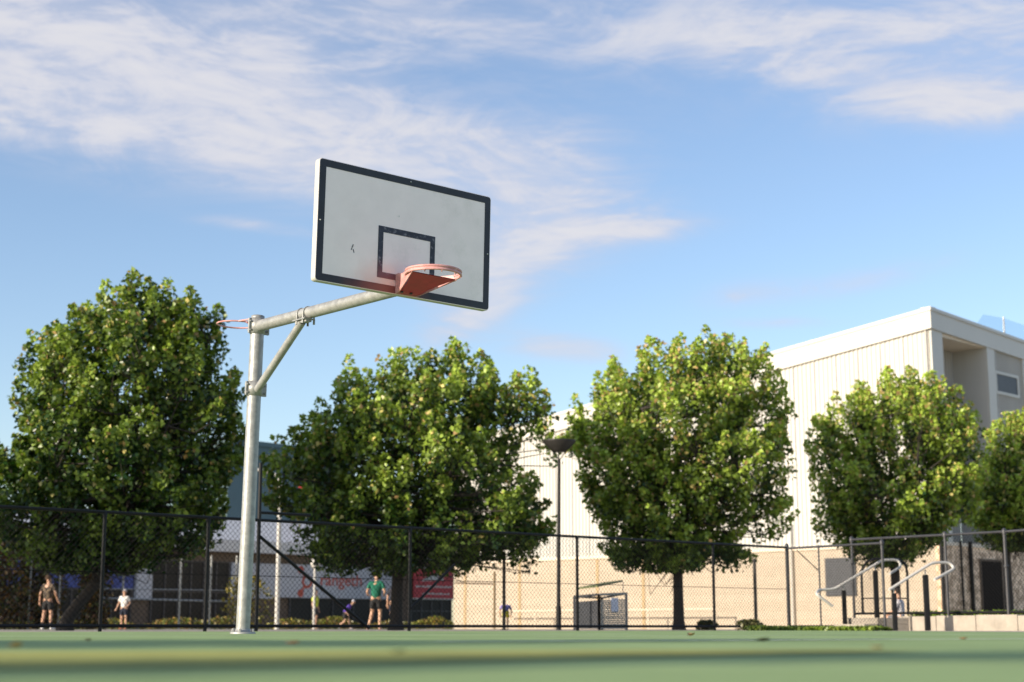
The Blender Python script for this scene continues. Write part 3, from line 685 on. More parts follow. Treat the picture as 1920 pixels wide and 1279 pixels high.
def window(px0, py0, px1, py1, nx, nz):
    o, x0, x1, z0, z1 = pbox(px0, py0, px1, py1, .22, .32, 'window', M['dark_glass'])
    z0 = max(z0, 0); m = MB()
    for k in range(nx + 1): x = x0 + (x1 - x0) * k / nx; m.box((x - .04, .17, z0), (x + .04, .22, z1))
    for k in range(nz + 1): z = z0 + (z1 - z0) * k / nz; m.box((x0, .18, z - .03), (x1, .215, z + .03))
    m.build('frame', M['grey_metal'], o)
window(288, 1052, 432, 1168, 6, 2)
window(548, 1123, 742, 1168, 5, 1)
window(775, 1124, 850, 1168, 4, 2)
window(60, 1104, 250, 1168, 5, 1)
pbox(-250, 1046, 62, 1104, .12, .3, 'blue_panel', M['blue_panel']); pbox(66, 1046, 252, 1102, .12, .3, 'blue_panel', M['blue_panel'])
pbox(256, 1054, 285, 1123, -.02, .3, 'column', M['banner_white'])
pbox(436, 1056, 520, 1122, .14, .3, 'panel', M['banner_white'])
# white banner with red lettering
bn, bx0, bx1, bz0, bz1 = pbox(524, 1061, 742, 1122, .02, .08, 'banner', M['banner_white'])
H = bz1 - bz0
def text_mesh(name, s, size, x, z, y, m_, parent, sx=1.0):
    cu = bpy.data.curves.new(name, 'FONT'); cu.body = s; cu.size = size; cu.extrude = .004; cu.offset = size * .012
    tmp = bpy.data.objects.new(name, cu); COL.objects.link(tmp); bpy.context.view_layer.update()
    me = bpy.data.meshes.new_from_object(tmp.evaluated_get(bpy.context.evaluated_depsgraph_get())); bpy.data.objects.remove(tmp)
    me.transform(Matrix.Translation((x, y, z)) @ Matrix.Rotation(R(90), 4, 'X') @ Matrix.Diagonal((sx, 1, 1, 1)))
    return link_mesh(name, me, m_, parent)
zc_ = pf(650, 1092)[1]; lx = pf(580, 1090)[0]; tx = pf(600, 1090)[0]
zb_ = pf(630, 1098)[1]; hh = pf(630, 1082)[1] - zb_
text_mesh('lettering', 'rangeth', hh * 1.9, tx, zb_, .012, M['logo_red'], bn, 1.12)
m = MB()                                              # round emblem with three knobbed spokes
cx_, cz_, ro = lx - .15, zc_ - .02, .40
Mx = Matrix.Translation((cx_, .012, cz_)) @ Matrix.Rotation(R(90), 4, 'X')
n = 28
o_ = [(ro * math.cos(6.283 * k / n), ro * math.sin(6.283 * k / n)) for k in range(n)]; i_ = [(x * .58, y * .58) for x, y in o_]
m.add([Mx @ Vector((x, y, 0)) for x, y in o_ + i_], [(k, (k + 1) % n, n + (k + 1) % n, n + k) for k in range(n)])
for a in (125, 235):
    c, s = math.cos(R(a)), math.sin(R(a)); q0 = Vector((c * ro * .9, s * ro * .9, .001)); q1 = Vector((c * ro * 2.1, s * ro * 2.1, .001)); nn = Vector((-s, c, 0)) * .075
    m.add([Mx @ p_ for p_ in (q0 - nn, q1 - nn, q1 + nn, q0 + nn)], [(0, 1, 2, 3)])
    m.add([Mx @ (q1 + Vector((.23 * math.cos(6.283 * k / 16), .23 * math.sin(6.283 * k / 16), .002))) for k in range(16)], [tuple(range(16))])
m.build('emblem', M['logo_red'], bn)
# red banner with a pale wedge mark and two illegible lines
rb, rx0, rx1, rz0, rz1 = pbox(776, 1066, 851, 1122, .02, .08, 'banner', M['banner_red'])
W_ = rx1 - rx0; H_ = rz1 - rz0
m = MB()
def rp(u, v, y=.016): return (rx0 + u * W_, y, rz0 + v * H_)
m.add([rp(.18, .56), rp(.62, .60), rp(.62, .88), rp(.30, .70)], [(0, 1, 2, 3)]); m.build('wedge_mark', M['banner_mark'], rb); m = MB(); m.add([rp(.66, .60), rp(.74, .60), rp(.74, .80), rp(.66, .86)], [(0, 1, 2, 3)]); m.build('wedge_mark', M['banner_mark'], rb)
random.seed(9)
for (v, u0, u1, h) in ((.36, .05, .98, .06), (.13, .2, .9, .045)):
    u = u0; top = []; bot = []
    while u < u1:                                     # one wavering run of small strokes
        w_ = random.uniform(.02, .05); bot.append(rp(u, v)); top.append(rp(u, v + h * random.uniform(.55, 1.25))); u += w_
    m = MB(); n = len(bot); m.add(bot + top, [(k, k + 1, n + k + 1, n + k) for k in range(n - 1)]); m.build('small_print', M['banner_mark'], rb)
for za_, zb_ in ((rz0 - .07, rz0), (rz1, rz1 + .05)): m = MB(); m.box((rx0 - .05, .01, za_), (rx1, .09, zb_)); m.build('frame_bar', M['galv_rail'], rb)

# teal box building behind the pavilion
tl = empty('teal_building', label='plain teal-grey building rising behind the pavilion roof', cat='building')
a, b = at(430, 822, 100), at(660, 826, 108); dd = Vector((b.x - a.x, b.y - a.y, 0)); Mt = frame(up(a, 0), dd)
m = MB(); m.box((0, 0, 0), (dd.length, 8, a.z - .3), Mt); m.build('wall', M['teal_wall'], tl)
m = MB(); m.box((-.15, -.15, a.z - .3), (dd.length + .15, 8.1, a.z), Mt); m.build('parapet', M['teal_wall'], tl)
m = MB(); q = at(571, 917, 100); m.add([q + Vector(p_) for p_ in ((-.35, 0, -.15), (.35, 0, -.18), (.3, 0, .2), (0, 0, .05), (-.3, 0, .22))], [(0, 1, 2, 3, 4)]); 
rs = MB(); a = at(561, 911, 99.5); b = at(580, 926, 99.5)
rs.box((a.x, a.y - .05, b.z), (b.x, a.y + .05, a.z)); rs.build('red_sign', mat('bright_red_sign', (.65, .04, .05), .5), tl)

# ------------------------------------------------------------------ trees
def leaf_cloud(name, centers, axes, sizes, tints, mtl, parent, rng, droop=.3):
    n = len(centers)
    nrm = rng.normal(size=(n, 3)); nrm += axes * .22; nrm[:, 2] += .28; nrm /= np.linalg.norm(nrm, axis=1)[:, None]
    ax = rng.normal(size=(n, 3)) * .8 + axes * .6; ax[:, 2] -= droop
    ax -= nrm * (ax * nrm).sum(1)[:, None]; ax /= np.linalg.norm(ax, axis=1)[:, None] + 1e-9
    sd = np.cross(nrm, ax)
    L = sizes[:, None]; Wd = L * .40
    a = centers - ax * L * .5; b = centers + sd * Wd + nrm * L * .10 - ax * L * .08; c = centers + ax * L * .55; d = centers - sd * Wd + nrm * L * .10 - ax * L * .08
    V = np.stack([a, b, c, d], 1).reshape(-1, 3)
    k = np.arange(n) * 4
    Fi = np.stack([k, k + 1, k + 2, k, k + 2, k + 3], 1).reshape(-1)
    me = bpy.data.meshes.new(name); me.vertices.add(4 * n); me.vertices.foreach_set('co', V.astype(np.float32).ravel())
    me.loops.add(6 * n); me.loops.foreach_set('vertex_index', Fi.astype(np.int32)); me.polygons.add(2 * n)
    me.polygons.foreach_set('loop_start', (np.arange(2 * n) * 3).astype(np.int32))
    me.update(calc_edges=True)
    at_ = me.attributes.new('tint', 'FLOAT_COLOR', 'POINT')
    T = np.repeat(np.concatenate([tints, np.ones((n, 1))], 1), 4, axis=0); at_.data.foreach_set('color', T.astype(np.float32).ravel())
    me.validate(); return link_mesh(name, me, mtl, parent)
def tree(name, label, px, Y, prof, seed, nsh=430, leaves=62, yb=1178, trunk_r=.16, split=.3, lean=(0, 0), tipcol=.5, extra=(), depthk=.95, group=None, leafsize=.130, zprof=None, base=None, spires=()):
    rng = np.random.default_rng(seed); rnd = random.Random(seed)
    base = base or gnd(px, Y); t = empty(name, base, label=label, cat='tree', group=group)
    zz = []; l = []; r = []
    for (z_, a, b) in zprof or (): zz.append(z_); l.append(a); r.append(b)
    for (py, a, b) in prof:
        p0, p1 = at(a, py, Y), at(b, py, Y); zz.append(p0.z); l.append(p0.x - base.x); r.append(p1.x - base.x)
    o = np.argsort(zz); zz = np.array(zz)[o]; l = np.array(l)[o]; r = np.array(r)[o]
    zs = np.linspace(zz[0], zz[-1], 80); ll = np.interp(zs, zz, l); rr_ = np.interp(zs, zz, r)
    w = (rr_ - ll) / 2; c = (rr_ + ll) / 2
    pw = w ** 1.35 + .02; pw /= pw.sum()
    zi = rng.choice(80, size=nsh, p=pw); z = zs[zi] + rng.uniform(-.5, .5, nsh) * (zs[1] - zs[0])
    th = rng.uniform(0, 2 * np.pi, nsh); rho = 1 - .62 * rng.random(nsh) ** 1.7
    lob = 1 + .13 * np.sin(3 * th + z * 1.7 + seed) + .07 * np.sin(5 * th - z * 2.3)
    W = np.interp(z, zs, w); Cx = np.interp(z, zs, c)
    wd = np.interp(z, zs, np.convolve(np.pad(w, 6, 'edge'), np.ones(13) / 13, 'valid')) * depthk
    X = Cx + W * rho * np.cos(th) * np.minimum(lob, 1.04); Yy = wd * rho * np.sin(th) * lob
    tips = np.stack([X, Yy, z], 1)
    zf = (z - zz[0]) / (zz[-1] - zz[0])
    dr = np.stack([np.cos(th) * .75 * rho, np.sin(th) * .75 * rho, .25 + zf * 1.1], 1) + rng.normal(size=(nsh, 3)) * .22
    ex = []
    for (ax_, ay_, n_) in extra:                      # stray boughs that leave the outline
        q = at(ax_, ay_, Y) - base
        for k in range(n_):
            ex.append((q.x + rng.normal() * .25, rng.normal() * .25, q.z + rng.normal() * .12))
    if ex:
        ex = np.array(ex); tips = np.concatenate([tips, ex]); d2 = np.stack([np.sign(ex[:, 0] - Cx.mean()) * .9, np.zeros(len(ex)), np.full(len(ex), .25)], 1) + rng.normal(size=(len(ex), 3)) * .2
        dr = np.concatenate([dr, d2]); zf = np.concatenate([zf, (ex[:, 2] - zz[0]) / (zz[-1] - zz[0])]); rho = np.concatenate([rho, np.ones(len(ex))])
    if spires:
        sp_ = []
        for (ax_, ay_) in spires:
            q = at(ax_, ay_, Y) - base; y_ = rng.normal() * .5
            for k in range(4): sp_.append((q.x + rng.normal() * .10, y_ + rng.normal() * .10, q.z - .42 * k + rng.normal() * .05))
        sp_ = np.array(sp_); tips = np.concatenate([tips, sp_]); dr = np.concatenate([dr, np.tile([0, 0, 1.0], (len(sp_), 1)) + rng.normal(size=(len(sp_), 3)) * .12]); zf = np.concatenate([zf, np.clip((sp_[:, 2] - zz[0]) / (zz[-1] - zz[0]), 0, 1)]); rho = np.concatenate([rho, np.ones(len(sp_))])
    hole = np.sin(tips[:, 0] * 2.1 + seed) * np.sin(tips[:, 1] * 1.9 + seed * .7) * np.sin(tips[:, 2] * 2.3 - seed); keep = (hole < .24) | (rng.random(len(tips)) < .12); keep[len(keep) - (len(spires) * 4):] = True
    tips, dr, zf, rho = tips[keep], dr[keep], zf[keep], rho[keep]
    dr /= np.linalg.norm(dr, axis=1)[:, None]; N_ = len(tips)
    ln = rng.uniform(.7, 1.35, N_); starts = tips - dr * ln[:, None]
    nl = rng.integers(int(leaves * .7), int(leaves * 1.3), N_); idx = np.repeat(np.arange(N_), nl); n = len(idx)
    tt = rng.random(n) ** .8; rad = (.06 + .34 * (1 - tt) ** .7 * np.minimum(1, tt * 4 + .35)) * rng.random(n) ** .5
    off = rng.normal(size=(n, 3)); off -= dr[idx] * (off * dr[idx]).sum(1)[:, None]; off /= np.linalg.norm(off, axis=1)[:, None]
    P = starts[idx] + dr[idx] * (ln[idx] * tt)[:, None] + off * rad[:, None]
    ok = P[:, 2] > zz[0] - .15; P = P[ok]; idx = idx[ok]; tt = tt[ok]; off = off[ok]; n = len(idx)
    # deep green, yellower or rusty young shoots; crown shade and sunlit tops painted in
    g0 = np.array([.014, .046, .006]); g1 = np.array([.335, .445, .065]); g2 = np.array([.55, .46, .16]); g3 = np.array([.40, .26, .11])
    lit_youth = np.clip(tipcol * (.35 + .75 * zf[idx]) * tt * rho[idx] * 1.5 + rng.normal(size=n) * .13 + (rng.random(N_)[idx] - .45) * .5, 0, 1)[:, None]
    T = g0 * (1 - lit_youth) + g1 * lit_youth
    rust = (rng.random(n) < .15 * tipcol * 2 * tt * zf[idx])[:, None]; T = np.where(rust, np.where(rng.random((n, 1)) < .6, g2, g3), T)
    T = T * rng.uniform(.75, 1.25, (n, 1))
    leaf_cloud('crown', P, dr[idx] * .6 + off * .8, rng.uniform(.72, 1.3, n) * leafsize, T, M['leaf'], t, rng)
    # trunk, limbs, twigs
    m = MB(); zs0 = zz[0]; ztop = zz[-1]
    zsp = max(.9, zs0 + split); cxm = c.mean()
    sp = Vector((lean[0], lean[1], zsp))
    pts = [Vector((0, 0, -.05)), Vector((lean[0] * .05, 0, .25)), Vector((lean[0] * .35, lean[1] * .4, zsp * .5)), sp]
    m.tube(pts, [trunk_r * 1.5, trunk_r * 1.08, trunk_r * .95, trunk_r * .92], 14)
    limbs = []
    NLb = 11
    for k in range(NLb):
        if k == 0: tgt = Vector((cxm, 0, zs0 + (ztop - zs0) * .88))
        else:
            zt_ = zs0 + (ztop - zs0) * rnd.uniform(.30, .80); a = 6.283 * k / (NLb - 1) + rnd.uniform(-.3, .3)
            wv = np.interp(zt_, zs, w) * .72; tgt = Vector((float(np.interp(zt_, zs, c) + wv * math.cos(a)), float(wv * depthk * math.sin(a)), zt_))
        st_ = sp + Vector((0, 0, 0)) if k else sp
        mid = st_.lerp(tgt, .45) + Vector((rnd.uniform(-.2, .2), rnd.uniform(-.2, .2), -.1)); mid.x = mid.x * .8 + sp.x * .2
        path = []
        for j in range(9):
            s_ = j / 8; path.append(st_ * (1 - s_) ** 2 + mid * 2 * s_ * (1 - s_) + tgt * s_ * s_)
        r0 = trunk_r * (.72 if k == 0 else .46)
        m.tube(path, [r0 * (1 - .85 * j / 8) for j in range(9)], 8); limbs.append(path)
    LP = np.array([list(p_) for path in limbs for p_ in path[2:]])
    for i in range(N_):
        s_ = starts[i]; dist = np.linalg.norm((LP - s_) * np.array([1, 1, 1.0]), axis=1) + np.maximum(0, LP[:, 2] - s_[2]) * 1.2
        q = LP[dist.argmin()]; mid = (q + s_) / 2 + rng.normal(size=3) * .08; mid[2] -= .08
        e = tips[i] * .85 + s_ * .15
        m.tube([q, mid, s_, e], [.024, .018, .012, .004], 4, cap=False)
    m.build('trunk', M['bark'], t)
    return t
T1 = [(508, 242, 262), (530, 205, 320), (560, 165, 375), (590, 105, 408), (640, 60, 428), (700, 35, 455), (750, 18, 466), (800, 4, 470), (850, -25, 462), (900, -40, 452), (950, -35, 446), (1000, -15, 420), (1040, 45, 345), (1065, 85, 250)]
T2 = [(638, 850, 868), (655, 735, 905), (680, 680, 985), (705, 645, 1008), (740, 620, 1030), (770, 575, 1012), (800, 530, 985), (830, 505, 985), (860, 500, 1010), (900, 495, 1030), (940, 500, 1036), (980, 520, 1032), (1020, 545, 1000), (1045, 590, 900), (1070, 690, 800)]
T3 = [(630, 1225, 1390), (650, 1150, 1428), (700, 1100, 1458), (750, 1068, 1474), (800, 1055, 1490), (850, 1055, 1488), (900, 1066, 1465), (950, 1088, 1435), (1000, 1108, 1400), (1040, 1125, 1345), (1065, 1215, 1310)]
T4 = [(692, 1640, 1745), (715, 1565, 1785), (750, 1540, 1822), (800, 1512, 1836), (850, 1500, 1842), (900, 1495, 1842), (950, 1500, 1832), (1000, 1525, 1800), (1030, 1580, 1740), (1055, 1650, 1700)]
T5 = [(765, 1890, 1950), (785, 1852, 1990), (850, 1832, 2010), (900, 1800, 2030), (960, 1792, 2030), (1000, 1825, 2000), (1025, 1860, 1965)]
TG = 'row of leafy trees behind the fence'
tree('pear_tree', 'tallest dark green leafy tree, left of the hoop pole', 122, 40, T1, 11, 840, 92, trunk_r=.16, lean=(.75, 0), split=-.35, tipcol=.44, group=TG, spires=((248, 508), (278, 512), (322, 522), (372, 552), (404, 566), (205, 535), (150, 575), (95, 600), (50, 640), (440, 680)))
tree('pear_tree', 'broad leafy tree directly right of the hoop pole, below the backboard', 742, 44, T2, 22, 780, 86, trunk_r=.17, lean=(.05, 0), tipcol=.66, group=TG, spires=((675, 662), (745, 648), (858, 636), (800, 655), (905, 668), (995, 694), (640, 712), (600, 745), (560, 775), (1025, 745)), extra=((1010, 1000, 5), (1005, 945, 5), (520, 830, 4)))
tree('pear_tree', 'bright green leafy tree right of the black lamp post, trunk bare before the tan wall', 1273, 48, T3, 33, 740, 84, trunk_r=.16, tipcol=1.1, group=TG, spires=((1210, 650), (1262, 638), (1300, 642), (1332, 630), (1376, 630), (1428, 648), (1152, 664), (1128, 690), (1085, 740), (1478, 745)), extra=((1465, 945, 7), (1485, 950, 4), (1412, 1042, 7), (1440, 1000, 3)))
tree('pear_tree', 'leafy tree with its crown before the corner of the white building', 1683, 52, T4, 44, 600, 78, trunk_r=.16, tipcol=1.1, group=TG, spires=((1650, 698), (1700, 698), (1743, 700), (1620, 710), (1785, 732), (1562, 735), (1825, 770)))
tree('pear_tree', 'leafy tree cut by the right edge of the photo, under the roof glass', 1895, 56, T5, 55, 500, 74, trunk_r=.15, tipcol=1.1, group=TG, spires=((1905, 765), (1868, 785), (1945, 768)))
# the same row goes on outside the frame; this tree throws the shade on the left trees
tree('pear_tree', 'leafy tree standing left of the photo frame, next in the row', 0, 0, [], 66, 420, 70, trunk_r=.2, group=TG, base=gnd(-470, 34), zprof=[(1.7, -1.2, 1.2), (2.6, -3, 3), (4, -3.4, 3.4), (5.4, -2.4, 2.4), (6.5, -.4, .4)])
def small_tree(label, base, h, zc, r, seed, n=110):  # unseen trees, added and shaped for the shadow bands on the court
    tree('unseen_shade_tree', label, 0, 0, [], seed, n, 60, trunk_r=.03, group='unseen trees added to shade the court', base=Vector(base), zprof=[(zc, -r * .5, r * .5), (zc + (h - zc) * .2, -r * .9, r * .9), (zc + (h - zc) * .55, -r, r), (zc + (h - zc) * .85, -r * .6, r * .6), (h, -r * .1, r * .1)], leafsize=.11)
small_tree('unseen small tree added on the left to shade the court', (-9.6, .8, 0), 4.7, 1.8, 1.7, 71)
small_tree('unseen slender tree added behind the camera to cast a shadow strip', (-6.7, -1.60, 0), 4.4, 1.6, .34, 72, 34)

tree('pear_tree', 'leafy tree added out of view on the left to shade the shrubs', 0, 0, [], 77, 420, 60, trunk_r=.2, group=TG, base=Vector((-28.5, 49.5, 0)), zprof=[(1.8, -1.5, 1.5), (3.2, -3.6, 3.6), (5, -4, 4), (7, -3, 3), (9, -.5, .5)])  # unseen tree added to put the autumn shrubs in shade

def shrub(name, label, px0, px1, ytop, Y, seed, cols, dens=900, size=.12, cat='shrub', zbot=0.0, group=None):
    rng = np.random.default_rng(seed); a = at(px0, ytop, Y); b = at(px1, ytop, Y); w = (b.x - a.x) / 2; h = a.z; c = gnd((px0 + px1) / 2, Y)
    t = empty(name, c, label=label, cat=cat, group=group)
    n = dens; th = rng.uniform(0, 6.283, n); zf = rng.random(n) ** .8; rr = np.sqrt(rng.random(n)) * np.sqrt(np.maximum(.02, 1 - (zf * 1.05 - .35) ** 2 * 1.6)) * (1 + .25 * np.sin(3 * th + zf * 7 + seed))
    P = np.stack([w * rr * np.cos(th), w * .8 * rr * np.sin(th), zbot + (h - zbot) * zf], 1)
    ax = P - np.array([0, 0, h * .3]); ax /= np.linalg.norm(ax, axis=1)[:, None] + 1e-6
    cols = np.array(cols); T = cols[rng.integers(0, len(cols), n)] * rng.uniform(.6, 1.3, (n, 1))
    leaf_cloud('foliage', P, ax, rng.uniform(.7, 1.4, n) * size, T, M['leaf'], t, rng)
    m = MB(); rnd = random.Random(seed)
    for k in range(9):
        a_ = 6.283 * k / 9; q = Vector((w * .55 * math.cos(a_), w * .4 * math.sin(a_), h * rnd.uniform(.6, .9))); m.tube([(0, 0, 0), q * .5 + Vector((0, 0, h * .06)), q], [.03, .02, .008], 5)
    m.build('stems', M['bark'], t)
    return t
AUT = [(.12, .065, .02), (.15, .09, .02), (.075, .075, .018), (.05, .06, .014), (.09, .04, .018)]
SG = 'autumn shrubs by the pavilion'
shrub('shrub', 'tall dark orange-tinged shrub at the left edge of the photo', -45, 60, 985, 56, 1, AUT, 2600, .15, group=SG)
shrub('shrub', 'reddish autumn shrub behind the man in the patterned shirt', 22, 118, 1052, 57, 2, AUT, 2000, .14, group=SG)
shrub('shrub', 'orange autumn shrub between the first trunk and the child in white', 138, 205, 1056, 57, 3, AUT, 1600, .14, group=SG)
shrub('shrub', 'yellow-green shrub behind the foot of the hoop pole', 410, 510, 1080, 60, 4, [(.20, .17, .02), (.12, .12, .02), (.24, .18, .03)], 620, .13)
WG = [(.08, .09, .03), (.12, .11, .04), (.05, .06, .02)]
shrub('weed_clump', 'dark weed clump at the fence foot beside the third trunk', 1308, 1345, 1164, 44, 5, WG, 420, .10, 'weeds')
shrub('weed_clump', 'dark spiky weed clump right of the thin post with leaves', 1380, 1432, 1163, 43, 6, WG, 520, .10, 'weeds')
# planted strip in front of the pavilion and grass by the corner
def scatter(name, quads, n, h, cols, size, seed, spiky=False):
    rng = np.random.default_rng(seed); A, B, C_, D_ = [np.array(list(q)) for q in quads]; u = rng.random((n, 1)); v = rng.random((n, 1))
    P = A * (1 - u) * (1 - v) + B * u * (1 - v) + C_ * u * v + D_ * (1 - u) * v
    P[:, 2] = rng.random(n) ** 1.2 * h * (.6 + .4 * np.sin(P[:, 0] * 2.1) * np.sin(P[:, 0] * .77 + 1)) + .01
    ax = np.zeros((n, 3)); ax[:, 2] = 2.5 if spiky else .5
    cols = np.array(cols); T = cols[rng.integers(0, len(cols), n)] * rng.uniform(.6, 1.3, (n, 1))
    o = leaf_cloud(name, P, ax, rng.uniform(.7, 1.4, n) * size, T, M['leaf'], None, rng, droop=-.8 if spiky else .2)
    tag(o, kind='stuff'); return o
tag(scatter('ground_cover', [gnd(-40, 62), gnd(850, 76), gnd(850, 77.4), gnd(-40, 63.4)], 4200, .60, [(.17, .17, .025), (.12, .14, .02), (.22, .19, .04), (.25, .15, .04)], .15, 7), 'yellow-green low planting along the foot of the pavilion', 'planting')
gq = [fence_at(1392) + FN * .3, fence_at(1478) + FN * .55, E1 + RD * 2.9 - FD * .3, E1 + RD * 3.2 + FD * .25]
GR = [(.16, .24, .03), (.22, .28, .05), (.12, .18, .03)]
tag(scatter('grass', [fence_at(1392) + FN * .05, E1 + FN * .1, E1 + FN * .6, fence_at(1392) + FN * .55], 2600, .07, GR, .08, 8, True), 'green grass along the foot of the fence corner', 'grass')
q0 = E1 + RD * .1; q1 = run_at(1668, E1, RD)
tag(scatter('grass', [q0 + FD * .1, q1 + FD * .1, q1 - FD * .55, q0 - FD * .5], 4500, .09, GR, .08, 9, True), 'green grass strip leading to the steps', 'grass')
w0 = run_at(1700, P6, D8); w1 = run_at(1990, P6, D8)
tag(scatter('grass', [w0 + FD * .1 , w1 + FD * .1, w1 + FD * .7, w0 + FD * .7], 1, .1, GR, .1, 10, True), 'grass on top of the retaining wall', 'grass')
bpy.data.objects.remove([o for o in COL.objects if o.name.startswith('grass')][-1])
rng = np.random.default_rng(12); n = 1500; u = rng.random(n); P = np.array([list(w0 + (w1 - w0) * float(a) + FD * float(b) * .5) for a, b in zip(u, rng.random(n))]); P[:, 2] = ZT - .02 + rng.random(n) * .10
o = leaf_cloud('grass', P, np.tile([0, 0, 2.5], (n, 1)), rng.uniform(.06, .11, n), np.array(GR)[rng.integers(0, 3, n)], M['leaf'], None, rng, droop=-.8); tag(o, 'grass growing along the top of the retaining wall', 'grass', kind='stuff')

# fallen leaves on the court
rnd = random.Random(4)
def fallen(label, px, py, size, col, curl=.5, rz=0.0):
    Y = HC * F * 1.0 / (math.cos(PITCH) ** 2) / (py - 1177); b = gnd(px, Y); m = MB(); n = 7; vs = []
    for i in range(n):
        t = i / (n - 1); w_ = math.sin(math.pi * min(1, t * .92 + .04)) ** .8 * .33
        for j in (-1, -.5, 0, .5, 1): vs.append(Vector(((t - .5) * size, j * w_ * size, .006 + curl * size * (.55 * j * j * w_ * 2.2 + .35 * (t - .4) ** 2 * 2))))
    fs = [(i*5 + j, i*5 + j + 1, i*5 + j + 6, i*5 + j + 5) for i in range(n - 1) for j in range(4)]
    m.add(vs, fs, True); m.tube([(-.5 * size, 0, .008), (-.72 * size, .03 * size, .012)], .0012, 5)
    o = m.build('fallen_leaf', mat('leaf_' + label.split()[0], col, .7, 0, .3, 40)); o.location = (b.x, b.y, .004); o.rotation_euler = (0, 0, rz)
    tag(o, label, 'leaf', 'fallen leaves on the court'); return o
fallen('yellowish curled leaf on the court at the far left', 30, 1222, .032, (.42, .26, .08), 1.0, .7)
fallen('dark curled leaf lying alone on the court below the corner post', 1432, 1207.5, .048, (.03, .03, .02), .6, .1)
fallen('small brown leaf on the court at left, near the man', 166, 1207, .030, (.22, .14, .05), .7, 1.2)
fallen('pinkish small leaf on the court between hoop pole and green shirt', 551, 1213, .036, (.45, .16, .08), .5, .3)
fallen('tan leaf on the court below the third trunk', 1296, 1195.5, .065, (.42, .28, .12), .7, .9)
fallen('rust leaf on the court below the loop of the handrail', 1648, 1223, .028, (.40, .15, .05), .4, .2)
fallen('orange leaf on the court near the retaining wall end', 1808, 1203, .038, (.45, .20, .06), .5, .5)
fallen('olive leaf on the court below the tan wall end', 750, 1233, .028, (.18, .14, .04), .4, .2)

# ------------------------------------------------------------------ people
SKIN = {'a': mat('skin_fair', (.56, .33, .22), .55, 0, .06, 9), 'b': mat('skin_tan', (.46, .26, .17), .55, 0, .06, 9)}
SHOE = {}
def skin_mesh(name, verts, edges, radii, m_, parent, sub=1, root=0):
    me = bpy.data.meshes.new(name); me.from_pydata([tuple(v) for v in verts], edges, []); o = bpy.data.objects.new(name, me); COL.objects.link(o)
    o.modifiers.new('skin', 'SKIN'); 
    if sub: s_ = o.modifiers.new('sub', 'SUBSURF'); s_.levels = sub; s_.render_levels = sub
    sv = me.skin_vertices[0].data
    for i, r_ in enumerate(radii): sv[i].radius = r_ if isinstance(r_, tuple) else (r_, r_)
    sv[root].use_root = True
    bpy.context.view_layer.update()
    me2 = bpy.data.meshes.new_from_object(o.evaluated_get(bpy.context.evaluated_depsgraph_get())); bpy.data.objects.remove(o)
    me2.polygons.foreach_set('use_smooth', [True] * len(me2.polygons))
    return link_mesh(name, me2, m_, parent)
BASE = dict(pel=(0, 0, .96), bel=(0, 0, 1.10), che=(0, 0, 1.30), nek=(0, 0, 1.46), hd0=(0, -.01, 1.55), hd1=(0, -.02, 1.64), hd2=(0, -.01, 1.715),
            shL=(.18, 0, 1.40), elL=(.235, .02, 1.12), wrL=(.245, -.04, .88), hipL=(.09, 0, .92), knL=(.10, -.015, .50), anL=(.10, .02, .08), toL=(.115, -.15, .03))
for k_ in list(BASE):
    if k_.endswith('L'): v_ = BASE[k_]; BASE[k_[:-1] + 'R'] = (-v_[0], v_[1], v_[2])
